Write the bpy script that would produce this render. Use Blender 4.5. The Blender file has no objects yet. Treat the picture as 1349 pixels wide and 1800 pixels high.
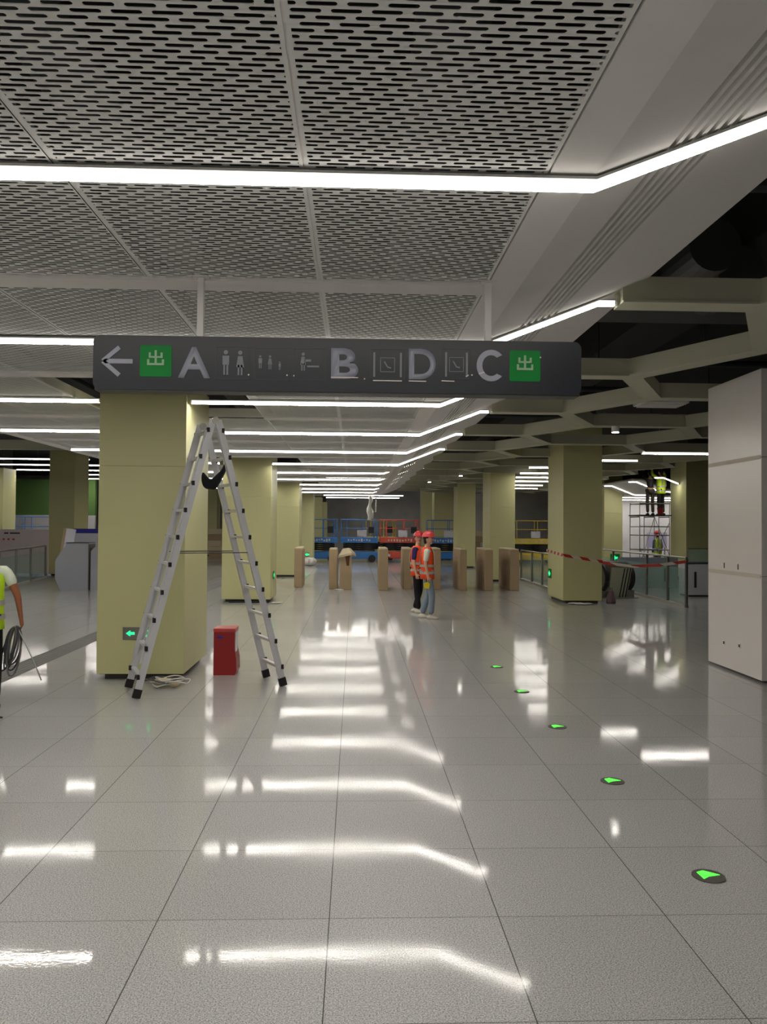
import bpy, bmesh, math, random
from mathutils import Vector, Matrix
random.seed(7)
SC = bpy.context.scene
COL = SC.collection
PI = math.pi

# ------------------------------------------------------------------ camera, world, exposure
CAM_H = 1.843
def camera():
    cd = bpy.data.cameras.new('camera'); co = bpy.data.objects.new('camera', cd); COL.objects.link(co)
    p, y, ro = math.radians(1.0639), math.radians(2.0548), math.radians(.4036)
    f = Vector((math.sin(y)*math.cos(p), math.cos(y)*math.cos(p), math.sin(p)))
    r = Vector((math.cos(y), -math.sin(y), 0)); u = r.cross(f)
    r2 = math.cos(ro)*r + math.sin(ro)*u; u2 = -math.sin(ro)*r + math.cos(ro)*u
    m = Matrix((r2, u2, -f)).transposed().to_4x4(); m.translation = (0, 0, CAM_H)
    co.matrix_world = m
    cd.sensor_fit = 'VERTICAL'; cd.sensor_height = 24; cd.lens = 24*1398.2/1800
    cd.clip_start = .05; cd.clip_end = 300
    SC.camera = co
camera()
w = bpy.data.worlds.new('world'); SC.world = w; w.use_nodes = True
w.node_tree.nodes['Background'].inputs[0].default_value = (.8, .85, .9, 1)
w.node_tree.nodes['Background'].inputs[1].default_value = .02
SC.view_settings.view_transform = 'Standard'; SC.view_settings.look = 'None'
SC.view_settings.gamma = 1; SC.view_settings.use_curve_mapping = False
SC.view_settings.exposure = 0.5
STRIP_E = 38.0; FLANK_E = 2.0
cy = SC.cycles
cy.use_denoising = True; cy.max_bounces = 7; cy.diffuse_bounces = 4; cy.glossy_bounces = 3
cy.transparent_max_bounces = 12; cy.transmission_bounces = 4
cy.caustics_reflective = False; cy.caustics_refractive = False
cy.sample_clamp_indirect = 6

# ------------------------------------------------------------------ materials
def srgb(c):
    return tuple(((v/255)/12.92 if v/255 <= .04045 else ((v/255+.055)/1.055)**2.4) for v in c) + (1,)
MATS = {}
def mat(name, rgb, rough=.5, metal=0, emit=0, var=.06, scale=6, alpha=1, bump=0, spec=.5, trans=0):
    if name in MATS: return MATS[name]
    m = bpy.data.materials.new(name); m.use_nodes = True; nt = m.node_tree; b = nt.nodes['Principled BSDF']
    c = srgb(rgb)
    b.inputs['Roughness'].default_value = rough; b.inputs['Metallic'].default_value = metal
    b.inputs['Specular IOR Level'].default_value = spec
    b.inputs['Transmission Weight'].default_value = trans
    b.inputs['Alpha'].default_value = alpha
    if emit:
        b.inputs['Base Color'].default_value = c
        b.inputs['Emission Color'].default_value = c; b.inputs['Emission Strength'].default_value = emit
    else:
        tc = nt.nodes.new('ShaderNodeTexCoord'); n = nt.nodes.new('ShaderNodeTexNoise')
        n.inputs['Scale'].default_value = scale; n.inputs['Detail'].default_value = 5
        nt.links.new(tc.outputs['Object'], n.inputs['Vector'])
        mx = nt.nodes.new('ShaderNodeMix'); mx.data_type = 'RGBA'
        mx.inputs[6].default_value = tuple(v*(1-var) for v in c[:3])+(1,)
        mx.inputs[7].default_value = tuple(min(1, v*(1+var)) for v in c[:3])+(1,)
        nt.links.new(n.outputs['Fac'], mx.inputs[0]); nt.links.new(mx.outputs[2], b.inputs['Base Color'])
        if bump:
            bp = nt.nodes.new('ShaderNodeBump'); bp.inputs['Strength'].default_value = bump; bp.inputs['Distance'].default_value = .01
            nt.links.new(n.outputs['Fac'], bp.inputs['Height']); nt.links.new(bp.outputs[0], b.inputs['Normal'])
    MATS[name] = m
    return m
def math_node(nt, op, a, b=None, c=None):
    n = nt.nodes.new('ShaderNodeMath'); n.operation = op
    for i, v in enumerate((a, b, c)):
        if v is None: continue
        if isinstance(v, (int, float)): n.inputs[i].default_value = v
        else: nt.links.new(v, n.inputs[i])
    return n.outputs[0]
def floor_material():
    m = bpy.data.materials.new('polished_granite'); m.use_nodes = True; nt = m.node_tree; b = nt.nodes['Principled BSDF']
    L = nt.links.new
    tc = nt.nodes.new('ShaderNodeTexCoord'); sp = nt.nodes.new('ShaderNodeSeparateXYZ'); L(tc.outputs['Object'], sp.inputs[0])
    def line(o, off, half):
        a = math_node(nt, 'SUBTRACT', o, off); a = math_node(nt, 'DIVIDE', a, .8); fr = math_node(nt, 'FRACT', a)
        d = math_node(nt, 'ABSOLUTE', math_node(nt, 'SUBTRACT', fr, .5)); return math_node(nt, 'GREATER_THAN', d, .5-half/.8), math_node(nt, 'FLOOR', a)
    lx, cx = line(sp.outputs[0], -.906, .0026); ly, cyy = line(sp.outputs[1], 2.98, .0018)
    # each tile has a slightly different tone
    cmb = nt.nodes.new('ShaderNodeCombineXYZ'); L(cx, cmb.inputs[0]); L(cyy, cmb.inputs[1])
    wn = nt.nodes.new('ShaderNodeTexWhiteNoise'); wn.noise_dimensions = '2D'; L(cmb.outputs[0], wn.inputs['Vector'])
    n1 = nt.nodes.new('ShaderNodeTexNoise'); n1.inputs['Scale'].default_value = 150; n1.inputs['Detail'].default_value = 3; n1.inputs['Roughness'].default_value = .7
    L(tc.outputs['Object'], n1.inputs['Vector'])
    v1 = nt.nodes.new('ShaderNodeTexVoronoi'); v1.inputs['Scale'].default_value = 210; L(tc.outputs['Object'], v1.inputs['Vector'])
    cr = nt.nodes.new('ShaderNodeValToRGB'); L(n1.outputs['Fac'], cr.inputs[0])
    e = cr.color_ramp.elements
    e[0].position = .36; e[0].color = srgb((112, 108, 107)); e[1].position = .64; e[1].color = srgb((212, 204, 200))
    x = cr.color_ramp.elements.new(.5); x.color = srgb((178, 172, 169))
    mx = nt.nodes.new('ShaderNodeMix'); mx.data_type = 'RGBA'; mx.blend_type = 'MULTIPLY'; mx.inputs[0].default_value = .25
    L(cr.outputs[0], mx.inputs[6]); L(v1.outputs['Color'], mx.inputs[7])
    hs = nt.nodes.new('ShaderNodeHueSaturation'); hs.inputs['Saturation'].default_value = .25; L(mx.outputs[2], hs.inputs['Color'])
    val = math_node(nt, 'MULTIPLY_ADD', wn.outputs['Value'], .10, 1.0); L(val, hs.inputs['Value'])
    jm = math_node(nt, 'MAXIMUM', lx, ly)
    m2 = nt.nodes.new('ShaderNodeMix'); m2.data_type = 'RGBA'; L(jm, m2.inputs[0]); L(hs.outputs[0], m2.inputs[6]); m2.inputs[7].default_value = srgb((62, 60, 58))
    L(m2.outputs[2], b.inputs['Base Color'])
    # dusty wiped patches change the gloss
    n3 = nt.nodes.new('ShaderNodeTexNoise'); n3.inputs['Scale'].default_value = .9; n3.inputs['Detail'].default_value = 6
    mp = nt.nodes.new('ShaderNodeMapping'); mp.inputs['Scale'].default_value = (1, .45, 1); L(tc.outputs['Object'], mp.inputs[0]); L(mp.outputs[0], n3.inputs['Vector'])
    r = nt.nodes.new('ShaderNodeMapRange'); L(n3.outputs['Fac'], r.inputs[0]); r.inputs[1].default_value = .35; r.inputs[2].default_value = .7; r.inputs[3].default_value = .035; r.inputs[4].default_value = .095
    L(r.outputs[0], b.inputs['Coat Roughness'])
    b.inputs['Roughness'].default_value = .42; b.inputs['Specular IOR Level'].default_value = .35
    b.inputs['Coat Weight'].default_value = .75; b.inputs['Coat IOR'].default_value = 1.5
    n4 = nt.nodes.new('ShaderNodeTexNoise'); n4.inputs['Scale'].default_value = 2.6; n4.inputs['Detail'].default_value = 2; L(tc.outputs['Object'], n4.inputs['Vector'])
    bp = nt.nodes.new('ShaderNodeBump'); bp.inputs['Strength'].default_value = .045; bp.inputs['Distance'].default_value = .01
    L(n4.outputs['Fac'], bp.inputs['Height'])
    n5 = nt.nodes.new('ShaderNodeTexNoise'); n5.inputs['Scale'].default_value = 60; L(tc.outputs['Object'], n5.inputs['Vector'])
    bp2 = nt.nodes.new('ShaderNodeBump'); bp2.inputs['Strength'].default_value = .05; bp2.inputs['Distance'].default_value = .002
    L(n5.outputs['Fac'], bp2.inputs['Height']); L(bp.outputs[0], bp2.inputs['Normal']); L(bp2.outputs[0], b.inputs['Normal']); L(bp2.outputs[0], b.inputs['Coat Normal'])
    return m
def perforated_material():
    """white sheet metal with staggered slots punched right through it"""
    m = bpy.data.materials.new('perforated_white_metal'); m.use_nodes = True; nt = m.node_tree; b = nt.nodes['Principled BSDF']
    L = nt.links.new
    b.inputs['Base Color'].default_value = srgb((236, 236, 233)); b.inputs['Roughness'].default_value = .9; b.inputs['Specular IOR Level'].default_value = .02
    tc = nt.nodes.new('ShaderNodeTexCoord'); sp = nt.nodes.new('ShaderNodeSeparateXYZ'); L(tc.outputs['Object'], sp.inputs[0])
    PX, PY, SL, SW = .1225, .0325, .094, .019
    v = math_node(nt, 'DIVIDE', sp.outputs[1], PY); row = math_node(nt, 'FLOOR', v)
    dv = math_node(nt, 'MULTIPLY', math_node(nt, 'SUBTRACT', math_node(nt, 'FRACT', v), .5), PY)
    u = math_node(nt, 'ADD', math_node(nt, 'DIVIDE', sp.outputs[0], PX), math_node(nt, 'MULTIPLY', row, .4))
    du = math_node(nt, 'MULTIPLY', math_node(nt, 'SUBTRACT', math_node(nt, 'FRACT', u), .5), PX)
    ex = math_node(nt, 'MAXIMUM', math_node(nt, 'SUBTRACT', math_node(nt, 'ABSOLUTE', du), (SL-SW)/2), 0.0)
    d = math_node(nt, 'SQRT', math_node(nt, 'ADD', math_node(nt, 'MULTIPLY', ex, ex), math_node(nt, 'MULTIPLY', dv, dv)))
    hole = math_node(nt, 'LESS_THAN', d, SW/2)
    # solid rim: distance to the seams between panels
    fx = math_node(nt, 'FRACT', math_node(nt, 'DIVIDE', math_node(nt, 'ADD', sp.outputs[0], 0.23), 1.06))
    rim = math_node(nt, 'GREATER_THAN', math_node(nt, 'ABSOLUTE', math_node(nt, 'SUBTRACT', fx, .5)), .5-.02/1.06)
    hole = math_node(nt, 'MULTIPLY', hole, math_node(nt, 'SUBTRACT', 1.0, rim))
    tr = nt.nodes.new('ShaderNodeBsdfTransparent'); ms = nt.nodes.new('ShaderNodeMixShader')
    L(hole, ms.inputs[0]); L(b.outputs[0], ms.inputs[1]); L(tr.outputs[0], ms.inputs[2])
    L(ms.outputs[0], nt.nodes['Material Output'].inputs[0])
    return m
def tape_material():
    m = bpy.data.materials.new('red_white_tape'); m.use_nodes = True; nt = m.node_tree; b = nt.nodes['Principled BSDF']; L = nt.links.new
    tc = nt.nodes.new('ShaderNodeTexCoord'); sp = nt.nodes.new('ShaderNodeSeparateXYZ'); L(tc.outputs['Object'], sp.inputs[0])
    a = math_node(nt, 'FRACT', math_node(nt, 'DIVIDE', math_node(nt, 'ADD', math_node(nt, 'ADD', sp.outputs[0], sp.outputs[2]), sp.outputs[1]), .36)); a = math_node(nt, 'GREATER_THAN', a, .5)
    mx = nt.nodes.new('ShaderNodeMix'); mx.data_type = 'RGBA'; L(a, mx.inputs[0]); mx.inputs[6].default_value = srgb((190, 45, 35)); mx.inputs[7].default_value = srgb((215, 205, 190))
    L(mx.outputs[2], b.inputs['Base Color']); b.inputs['Roughness'].default_value = .5
    return m
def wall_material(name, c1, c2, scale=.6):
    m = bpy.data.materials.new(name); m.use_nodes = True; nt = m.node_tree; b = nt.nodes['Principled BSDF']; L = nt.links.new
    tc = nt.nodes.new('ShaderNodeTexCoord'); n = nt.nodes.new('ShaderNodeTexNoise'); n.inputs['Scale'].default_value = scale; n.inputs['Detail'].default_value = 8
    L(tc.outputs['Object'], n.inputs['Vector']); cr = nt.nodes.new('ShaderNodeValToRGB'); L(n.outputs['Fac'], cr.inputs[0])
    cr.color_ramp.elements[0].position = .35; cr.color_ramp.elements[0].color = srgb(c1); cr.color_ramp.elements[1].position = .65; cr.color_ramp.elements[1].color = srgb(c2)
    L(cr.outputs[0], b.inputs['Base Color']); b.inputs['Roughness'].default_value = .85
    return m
M_FLOOR = floor_material(); M_PERF = perforated_material(); M_TAPE = tape_material()
M_WHITE = mat('white_painted_metal', (233, 230, 227), .8, var=.02, spec=.02)
M_STRIP = mat('light_diffuser', (255, 250, 240), .5, emit=STRIP_E)
M_FLANK = mat('light_flank', (255, 250, 240), .5, emit=FLANK_E)
M_HOUSE = mat('lamp_housing', (190, 190, 186), .5)
M_OLIVE = mat('olive_column_panel', (206, 203, 150), .42, var=.025, scale=1.2)
M_BASE = mat('dark_column_base', (70, 68, 62), .6)
M_BEAM = mat('sage_beam_paint', (190, 189, 166), .5, var=.03)
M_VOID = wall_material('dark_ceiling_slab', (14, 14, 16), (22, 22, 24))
M_DUCT = mat('dim_duct_metal', (80, 81, 82), .45, metal=.3)
M_PIPE = mat('dark_pipe', (52, 55, 60), .5)
M_CONC = wall_material('raw_concrete', (180, 178, 178), (214, 212, 208), .5)
M_SIGN = mat('sign_grey', (36, 39, 46), .3, var=.03, spec=.3)
M_SIGNBACK = mat('sign_black_edge', (16, 16, 18), .4)
M_LETTER = mat('sign_letter', (150, 152, 166), .4)
M_PICTO = mat('sign_dim_picto', (112, 115, 124), .4)
M_PLATE = mat('sign_plate_line', (36, 37, 40), .4)
M_GREEN = mat('exit_green', (10, 128, 52), .4, spec=.15)
M_GLYPH = mat('exit_glyph', (140, 175, 140), .4)
M_GLOW = mat('green_glow', (40, 255, 150), .4, emit=1.0)
M_GLOWY = mat('green_glow_floor', (80, 255, 70), .4, emit=.9)
M_ALU = mat('aluminium', (205, 204, 208), .35, metal=.25, var=.05)
M_BLACK = mat('black_plastic', (20, 19, 22), .45)
M_BLACKCLOTH = mat('black_cloth', (16, 14, 20), .9)
M_RED = mat('red_plastic', (150, 20, 24), .32)
M_REDLID = mat('red_lid', (196, 60, 60), .3)
M_BLUELAB = mat('blue_label', (30, 34, 150), .4)
M_FILM = mat('clear_film', (225, 210, 210), .2)
M_CARD = mat('brown_cardboard', (168, 146, 116), .85, var=.12, scale=3)
M_CARDL = mat('pale_cardboard', (205, 190, 160), .85, var=.08)
M_STEEL = mat('brushed_steel', (150, 148, 140), .3, metal=.8)
M_GREYPANEL = mat('grey_panel', (150, 152, 160), .55, var=.02)
M_GLASS = mat('green_tint_glass', (150, 190, 180), .05, alpha=.28)
M_PLASTIC = mat('white_plastic_sheet', (215, 213, 208), .35, var=.12, bump=.5)
M_TACT = mat('tactile_grey', (108, 107, 106), .55, var=.1, scale=30)
M_SKIN = mat('skin', (216, 168, 140), .6, var=.04)
M_SKIN2 = mat('tanned_skin', (150, 92, 62), .6, var=.06)
M_HAIR = mat('black_hair', (24, 20, 20), .7)
M_ORANGE = mat('orange_vest', (255, 84, 26), .75, var=.05, scale=10)
M_YELLOW = mat('yellow_vest', (205, 240, 40), .75, var=.05, scale=10)
M_REFL = mat('reflective_band', (175, 170, 165), .35)
M_HELM = mat('red_helmet', (205, 34, 52), .3)
M_HELMP = mat('pink_red_helmet', (232, 80, 84), .3)
M_TEE = mat('white_tee', (222, 218, 205), .8)
M_NAVY = mat('navy_top', (42, 30, 92), .8)
M_JEAN = mat('light_blue_jeans', (128, 142, 156), .85, var=.12, scale=14)
M_SHOE = mat('cream_shoe', (212, 206, 190), .6)
M_CABLE = mat('grey_cable', (95, 95, 92), .5)
M_BLUE = mat('blue_lift', (50, 120, 196), .4)
M_LRED = mat('red_lift', (214, 84, 66), .45)
M_LYEL = mat('yellow_lift', (226, 200, 74), .45)
M_PAPER = mat('white_paper', (205, 203, 215), .7)
M_DARK = mat('dark_machinery', (32, 34, 38), .6)
M_GREENW = wall_material('green_wall_paint', (86, 120, 62), (100, 134, 70), .4)
M_LIGHTW = wall_material('light_wall_panel', (186, 184, 188), (206, 204, 206), .7)

# ------------------------------------------------------------------ mesh helpers
class MB:
    def __init__(s): s.bm = bmesh.new()
    def box(s, a, b, rot=None, pivot=None, bev=0):
        (x0, y0, z0), (x1, y1, z1) = a, b
        vs = [s.bm.verts.new((x, y, z)) for x in (x0, x1) for y in (y0, y1) for z in (z0, z1)]
        F = [(0,1,3,2),(4,6,7,5),(0,4,5,1),(2,3,7,6),(0,2,6,4),(1,5,7,3)]
        fs = [s.bm.faces.new([vs[i] for i in f]) for f in F]
        if rot is not None:
            p = Vector(pivot) if pivot else Vector(((x0+x1)/2, (y0+y1)/2, (z0+z1)/2))
            bmesh.ops.rotate(s.bm, verts=vs, cent=p, matrix=rot)
        if bev:
            es = list({e for f in fs for e in f.edges})
            bmesh.ops.bevel(s.bm, geom=es, offset=bev, segments=2, affect='EDGES', profile=.5)
        return s
    def bar(s, p0, p1, wd, th, side=(1,0,0)):
        p0, p1 = Vector(p0), Vector(p1); d = (p1-p0).normalized(); a = Vector(side); a = (a-d*a.dot(d))
        if a.length < 1e-4: a = Vector((0,1,0)) - d*d.y
        a.normalize(); b = d.cross(a)
        vs = [s.bm.verts.new(p + a*(i*wd/2) + b*(j*th/2)) for p in (p0, p1) for i, j in ((-1,-1),(1,-1),(1,1),(-1,1))]
        for f in [(3,2,1,0),(4,5,6,7),(0,1,5,4),(1,2,6,5),(2,3,7,6),(3,0,4,7)]: s.bm.faces.new([vs[i] for i in f])
        return s
    def tube(s, pts, r, seg=8, closed=False):
        pts = [Vector(p) for p in pts]; n = len(pts); rings = []
        prev = None
        for i, p in enumerate(pts):
            if closed: d = pts[(i+1) % n]-pts[i-1]
            else: d = (pts[min(i+1, n-1)]-pts[max(i-1, 0)])
            d.normalize()
            a = prev if prev is not None else (Vector((0,0,1)) if abs(d.z) < .9 else Vector((1,0,0)))
            a = (a-d*a.dot(d)); a.normalize(); prev = a; b = d.cross(a)
            rr = r[i] if isinstance(r, (list, tuple)) else r
            rings.append([s.bm.verts.new(p+(a*math.cos(t)+b*math.sin(t))*rr) for t in [2*PI*k/seg for k in range(seg)]])
        m = n if closed else n-1
        for i in range(m):
            A, B = rings[i], rings[(i+1) % n]
            for k in range(seg): s.bm.faces.new((A[k], A[(k+1) % seg], B[(k+1) % seg], B[k]))
        if not closed:
            s.bm.faces.new(list(reversed(rings[0]))); s.bm.faces.new(rings[-1])
        return s
    def cyl(s, c, r, h, axis='Z', seg=20):
        c = Vector(c); ax = {'X': Vector((1,0,0)), 'Y': Vector((0,1,0)), 'Z': Vector((0,0,1))}[axis]
        return s.tube([c, c+ax*h], r, seg)
    def prism(s, poly, d0, d1, plane='XY'):
        """polygon poly extruded from d0 to d1 along the remaining axis"""
        def P(u, v, d):
            return {'XY': (u, v, d), 'XZ': (u, d, v), 'YZ': (d, u, v)}[plane]
        A = [s.bm.verts.new(P(u, v, d0)) for u, v in poly]; B = [s.bm.verts.new(P(u, v, d1)) for u, v in poly]
        n = len(poly)
        fs = [s.bm.faces.new(A), s.bm.faces.new(list(reversed(B)))]
        for i in range(n): fs.append(s.bm.faces.new((A[i], B[i], B[(i+1) % n], A[(i+1) % n])))
        return s
    def loft(s, rings, cap=True):
        R = [[s.bm.verts.new(p) for p in ring] for ring in rings]; n = len(R[0])
        for A, B in zip(R, R[1:]):
            for k in range(n): s.bm.faces.new((A[k], A[(k+1) % n], B[(k+1) % n], B[k]))
        if cap: s.bm.faces.new(list(reversed(R[0]))); s.bm.faces.new(R[-1])
        return s
    def ell(s, c, r, seg=12, ring=8, rot=None):
        m = Matrix.Translation(Vector(c)) @ (rot.to_4x4() if rot else Matrix()) @ Matrix.Diagonal((r[0], r[1], r[2], 1))
        bmesh.ops.create_uvsphere(s.bm, u_segments=seg, v_segments=ring, radius=1, matrix=m)
        return s
    def build(s, name, m, parent=None, smooth=False, sub=0):
        bmesh.ops.recalc_face_normals(s.bm, faces=s.bm.faces)
        me = bpy.data.meshes.new(name); s.bm.to_mesh(me); s.bm.free()
        me.materials.append(m)
        if smooth:
            for p in me.polygons: p.use_smooth = True
        o = bpy.data.objects.new(name, me); COL.objects.link(o)
        if parent: o.parent = parent
        if sub:
            md = o.modifiers.new('sub', 'SUBSURF'); md.levels = sub; md.render_levels = sub
        return o
def tag(o, label=None, cat=None, group=None, kind=None):
    if label: o['label'] = label
    if cat: o['category'] = cat
    if group: o['group'] = group
    if kind: o['kind'] = kind
    return o
def thing(name, label, cat, loc=(0,0,0), rz=0, group=None):
    o = bpy.data.objects.new(name, None); COL.objects.link(o); o.location = loc; o.rotation_euler = (0, 0, rz)
    o.empty_display_size = .1
    return tag(o, label, cat, group)
def struct(name, mb, m, label=None):
    o = mb.build(name, m); o['kind'] = 'structure'
    if label: o['label'] = label
    return o
def rounded(x0, z0, x1, z1, r, n=6):
    out = []
    for cx, cz, a0 in ((x1-r, z1-r, 0), (x0+r, z1-r, 90), (x0+r, z0+r, 180), (x1-r, z0+r, 270)):
        for k in range(n+1):
            a = math.radians(a0+90*k/n); out.append((cx+r*math.cos(a), cz+r*math.sin(a)))
    return out
def copy_tree(o, parent=None):
    c = o.copy(); COL.objects.link(c); c.parent = parent
    for ch in list(o.children): copy_tree(ch, c)
    return c

# ------------------------------------------------------------------ the room
YS = [3.42+3.15*k for k in range(-3, 13)]            # one light strip every 3.15 m
YEND = 42.5; YBEG = -8.0
struct('floor', MB().box((-27, -9, -.3), (27, 64, 0)), M_FLOOR)
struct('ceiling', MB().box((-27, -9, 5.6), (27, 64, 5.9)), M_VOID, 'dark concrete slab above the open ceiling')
struct('wall_back', MB().box((-27, 62, 0), (27, 62.3, 5.6)), M_CONC)
struct('wall_front', MB().box((-27, -9.3, 0), (27, -9, 5.6)), M_LIGHTW)
struct('wall_right', MB().box((27, -9, 0), (27.3, 62, 5.6)), M_LIGHTW)
struct('wall_left', MB().box((-27.3, -9, 0), (-27, 62, 5.6)), M_LIGHTW)

# perforated ceiling: one sheet per bay, cut round the left column row
ZP = 3.385; XL, XR = -5.75, .83
def opening(k): return (8.25+9.72*k, 11.3+9.72*k)
OX0, OX1 = -3.41, -1.30
chan = [5.0+3.15*k for k in range(-4, 12)]
mb = MB()
def sheet(x0, x1, y0, y1):
    # 6 mm seam gaps between the 1.06 m wide panels
    xs = sorted({x0, x1, *[s for s in (-.23-1.06*i for i in range(-1, 6)) if x0 < s < x1]})
    for a, b in zip(xs, xs[1:]):
        if b-a > .02: mb.box((a+.004, y0, ZP), (b-.004, y1, ZP+.002))
for c0, c1 in zip(chan, chan[1:]):
    y0, y1 = c0+.16, c1-.03
    if y0 > YEND: break
    y1 = min(y1, YEND)
    cuts = [o for o in (opening(k) for k in range(-1, 4)) if o[0] < y1 and o[1] > y0]
    sheet(XL, OX0, y0, y1); sheet(OX1, XR, y0, y1)
    ys = y0
    for o in cuts:
        if o[0] > ys: sheet(OX0, OX1, ys, o[0])
        ys = max(ys, o[1])
    if ys < y1: sheet(OX0, OX1, ys, y1)
struct('ceiling', mb, M_PERF, 'white slotted metal ceiling panels')
# seam rails above the gaps, cross channels
mb = MB()
for i in range(0, 6):
    x = -.23-1.06*i
    if OX0+.05 < x < OX1-.05:
        continue
    mb.box((x-.011, YBEG, ZP+.004), (x+.011, YEND, ZP+.03))
struct('trim_1', mb, M_WHITE, 'thin white rails along the panel seams')
mb = MB()
for c in chan:
    if c > YEND: break
    for x0, x1 in (((XL, OX0), (OX1, XR)) if any(o[0] < c+.08 and o[1] > c-.02 for o in map(opening, range(-1, 4))) else ((XL, XR),)):
        mb.box((x0, c-.04, ZP-.02), (x1, c+.17, ZP+.05))
struct('trim_2', mb, M_WHITE, 'white channels running across the ceiling')
mb = MB()
for k in range(-1, 4):
    a, b = opening(k)
    for x in (OX0-.02, OX1): mb.box((x, a, ZP-.005), (x+.02, b, ZP+.12))
    for y in (a-.02, b): mb.box((OX0-.02, y, ZP-.005), (OX1+.02, y+.02, ZP+.12))
struct('trim_3', mb, M_WHITE, 'white edging round the ceiling openings')
# right soffit: flat, then rising with a fluted band, and its left twin without flutes
S = .393
def zi(x): return ZP-.005+S*max(0, x-1.04)
prof = [(XR+.004, zi(0)), (1.04, zi(1.04)), (1.355, zi(1.355))]
for k in range(6):
    x = 1.355+k*.056
    prof += [(x, zi(x)+.045), (x+.03, zi(x+.03)+.045), (x+.03, zi(x+.03)), (x+.056, zi(x+.056))]
prof += [(2.42, zi(2.42)), (2.42, zi(2.42)+.2), (2.39, zi(2.42)+.2), (2.39, zi(2.39)+.06), (1.04, ZP+.07), (XR+.004, ZP+.07)]
mb = MB(); mb.prism(prof, YBEG, YEND, 'XZ'); struct('ceiling', mb, M_WHITE, 'white inclined soffit with fluted band')
mb = MB(); mb.prism([(-5.75, ZP-.01), (-5.95, ZP-.01), (-5.95, ZP+.35), (-5.93, ZP+.35), (-5.93, ZP+.02), (-5.75, ZP+.02)], YBEG, 23.0, 'XZ')
struct('trim_4', mb, M_WHITE, 'white left edge border of the slotted ceiling')

# ------------------------------------------------------------------ strip lights
LIGHT_LABELS = ['nearest', 'second nearest', 'third nearest', 'fourth nearest', 'fifth', 'sixth', 'seventh', 'eighth', 'ninth', 'tenth', 'eleventh', 'twelfth', 'thirteenth']
def strip_light(path, y, label, group, wd=.055, ht=.036):
    """path: list of (x, z) of the underside; the profile glows on its underside and both flanks"""
    t = thing('strip_light', label, 'ceiling light', (path[0][0], y, path[0][1]), 0, group)
    ox, oz = path[0]
    pts = [(x-ox, z-oz) for x, z in path]
    def sweep(y0, y1, dz0, dz1):
        m = MB(); R = []
        for i, (x, z) in enumerate(pts):
            R.append([(x, y0, z+dz0), (x, y1, z+dz0), (x, y1, z+dz1), (x, y0, z+dz1)])
        m.loft(R); return m
    sweep(-wd/2+.001, wd/2-.001, 0, .0015).build('diffuser', M_STRIP, t)
    sweep(-wd/2, wd/2, .0015, ht).build('side_lens', M_FLANK, t)
    sweep(-wd/2-.004, wd/2+.004, ht, ht+.012).build('housing', M_HOUSE, t)
    for e in (0, -1):
        x, z = pts[e]; s = -1 if e == 0 else 1
        MB().box((min(x, x+s*.008), -wd/2-.003, z-.003), (max(x, x+s*.008), wd/2+.003, z+ht+.012)).build('end_cap', M_HOUSE, t)
    return t
zs = 3.322
for y in YS:
    if y > YEND: continue
    k = round((y-3.42)/3.15)
    bx, ex = (1.04, 2.03) if k < 6 else (.80, 1.75)
    x0 = -5.65
    path = [(x0, zs), (bx, zs), (ex, zs+S*(ex-bx)), (ex+.13, zs+S*(ex-bx))]
    if k >= 6: path = path[:3]
    if k >= 11: path = [(-1.5, zs), (2.3, zs)]
    if k < 0:
        strip_light(path, y, f'strip light behind the viewpoint over the hall, {["", "nearest", "second", "farthest"][-k]} of three', 'strip lights across the main ceiling'); continue
    lab = f'glowing white strip light across the slotted ceiling, {LIGHT_LABELS[k]} from the camera'
    if k in (2, 5, 8):
        cn = {2: 'nearest', 5: 'second', 8: 'third'}[k]
        strip_light([(x0, zs), (-3.25 if k == 5 else -3.1, zs)], y, f'short white strip light ending at the left face of the {cn} left column', 'strip lights across the main ceiling')
        path[0] = (-1.99, zs); lab = f'bent white strip light starting at the right face of the {cn} left column'
    strip_light(path, y, lab, 'strip lights across the main ceiling')
# lamps set in the lattice on the right and in the side halls, plus added hidden ones (z, y, x0, x1)
def place_side(z, y, x0, x1, lab, grp, rods=0):
    t = strip_light([(x0, z), (x1, z)], y, lab, grp, .07, .04)
    for q in (.2, .8)[:2 if rods else 0]: MB().tube([((x1-x0)*q, 0, .05), ((x1-x0)*q, 0, rods)], .008, 6).build('hanger', M_STEEL, t)
side = [(19.17, 7.0, 8.85), (21.3, 6.2, 7.65), (23.9, 6.35, 7.2), (24.1, 5.3, 6.1), (26.6, 5.55, 6.9), (28.8, 5.85, 7.5), (31.2, 6.2, 8.0), (34.1, 6.8, 8.1), (37.0, 7.2, 8.55)]
sl = ['straight strip light in the lattice, just left of the white wrapped pillar', 'strip light in the lattice right of the taped column', 'short strip light just right of the taped column head']+[f'strip light seen between the taped column and the second right column, {q} of six' for q in ('topmost', 'second', 'third', 'fourth', 'fifth', 'lowest')]
for (y, a, b), lab in zip(side, sl): place_side(3.665, y, a, b, lab, 'strip lights in the beam lattice')
for i, (y, x) in enumerate([(45, -3), (45.5, 3), (50, 0), (55, -2), (55, 5)]):  # added lamps, hidden above the main ceiling, to brighten the far wall
    place_side(5.2, y, x, x+4, f'added unseen strip light high over the parked lifts, {["left front", "right front", "middle", "left rear", "right rear"][i]}', 'added strip lights high over the far end', .38)
for i, (y, a, b) in enumerate([(33, -16, -10.9), (36.2, -17, -11.4), (39.6, -16.6, -11.6), (43, -16, -12.2), (46.8, -15.9, -13.4), (50.4, -16, -14.6)]):
    place_side(4.5, y, a, b, f'strip light over the left side hall, {["nearest", "second", "third", "fourth", "fifth", "farthest"][i]} of six', 'strip lights over the left side hall', 1.1)
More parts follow.
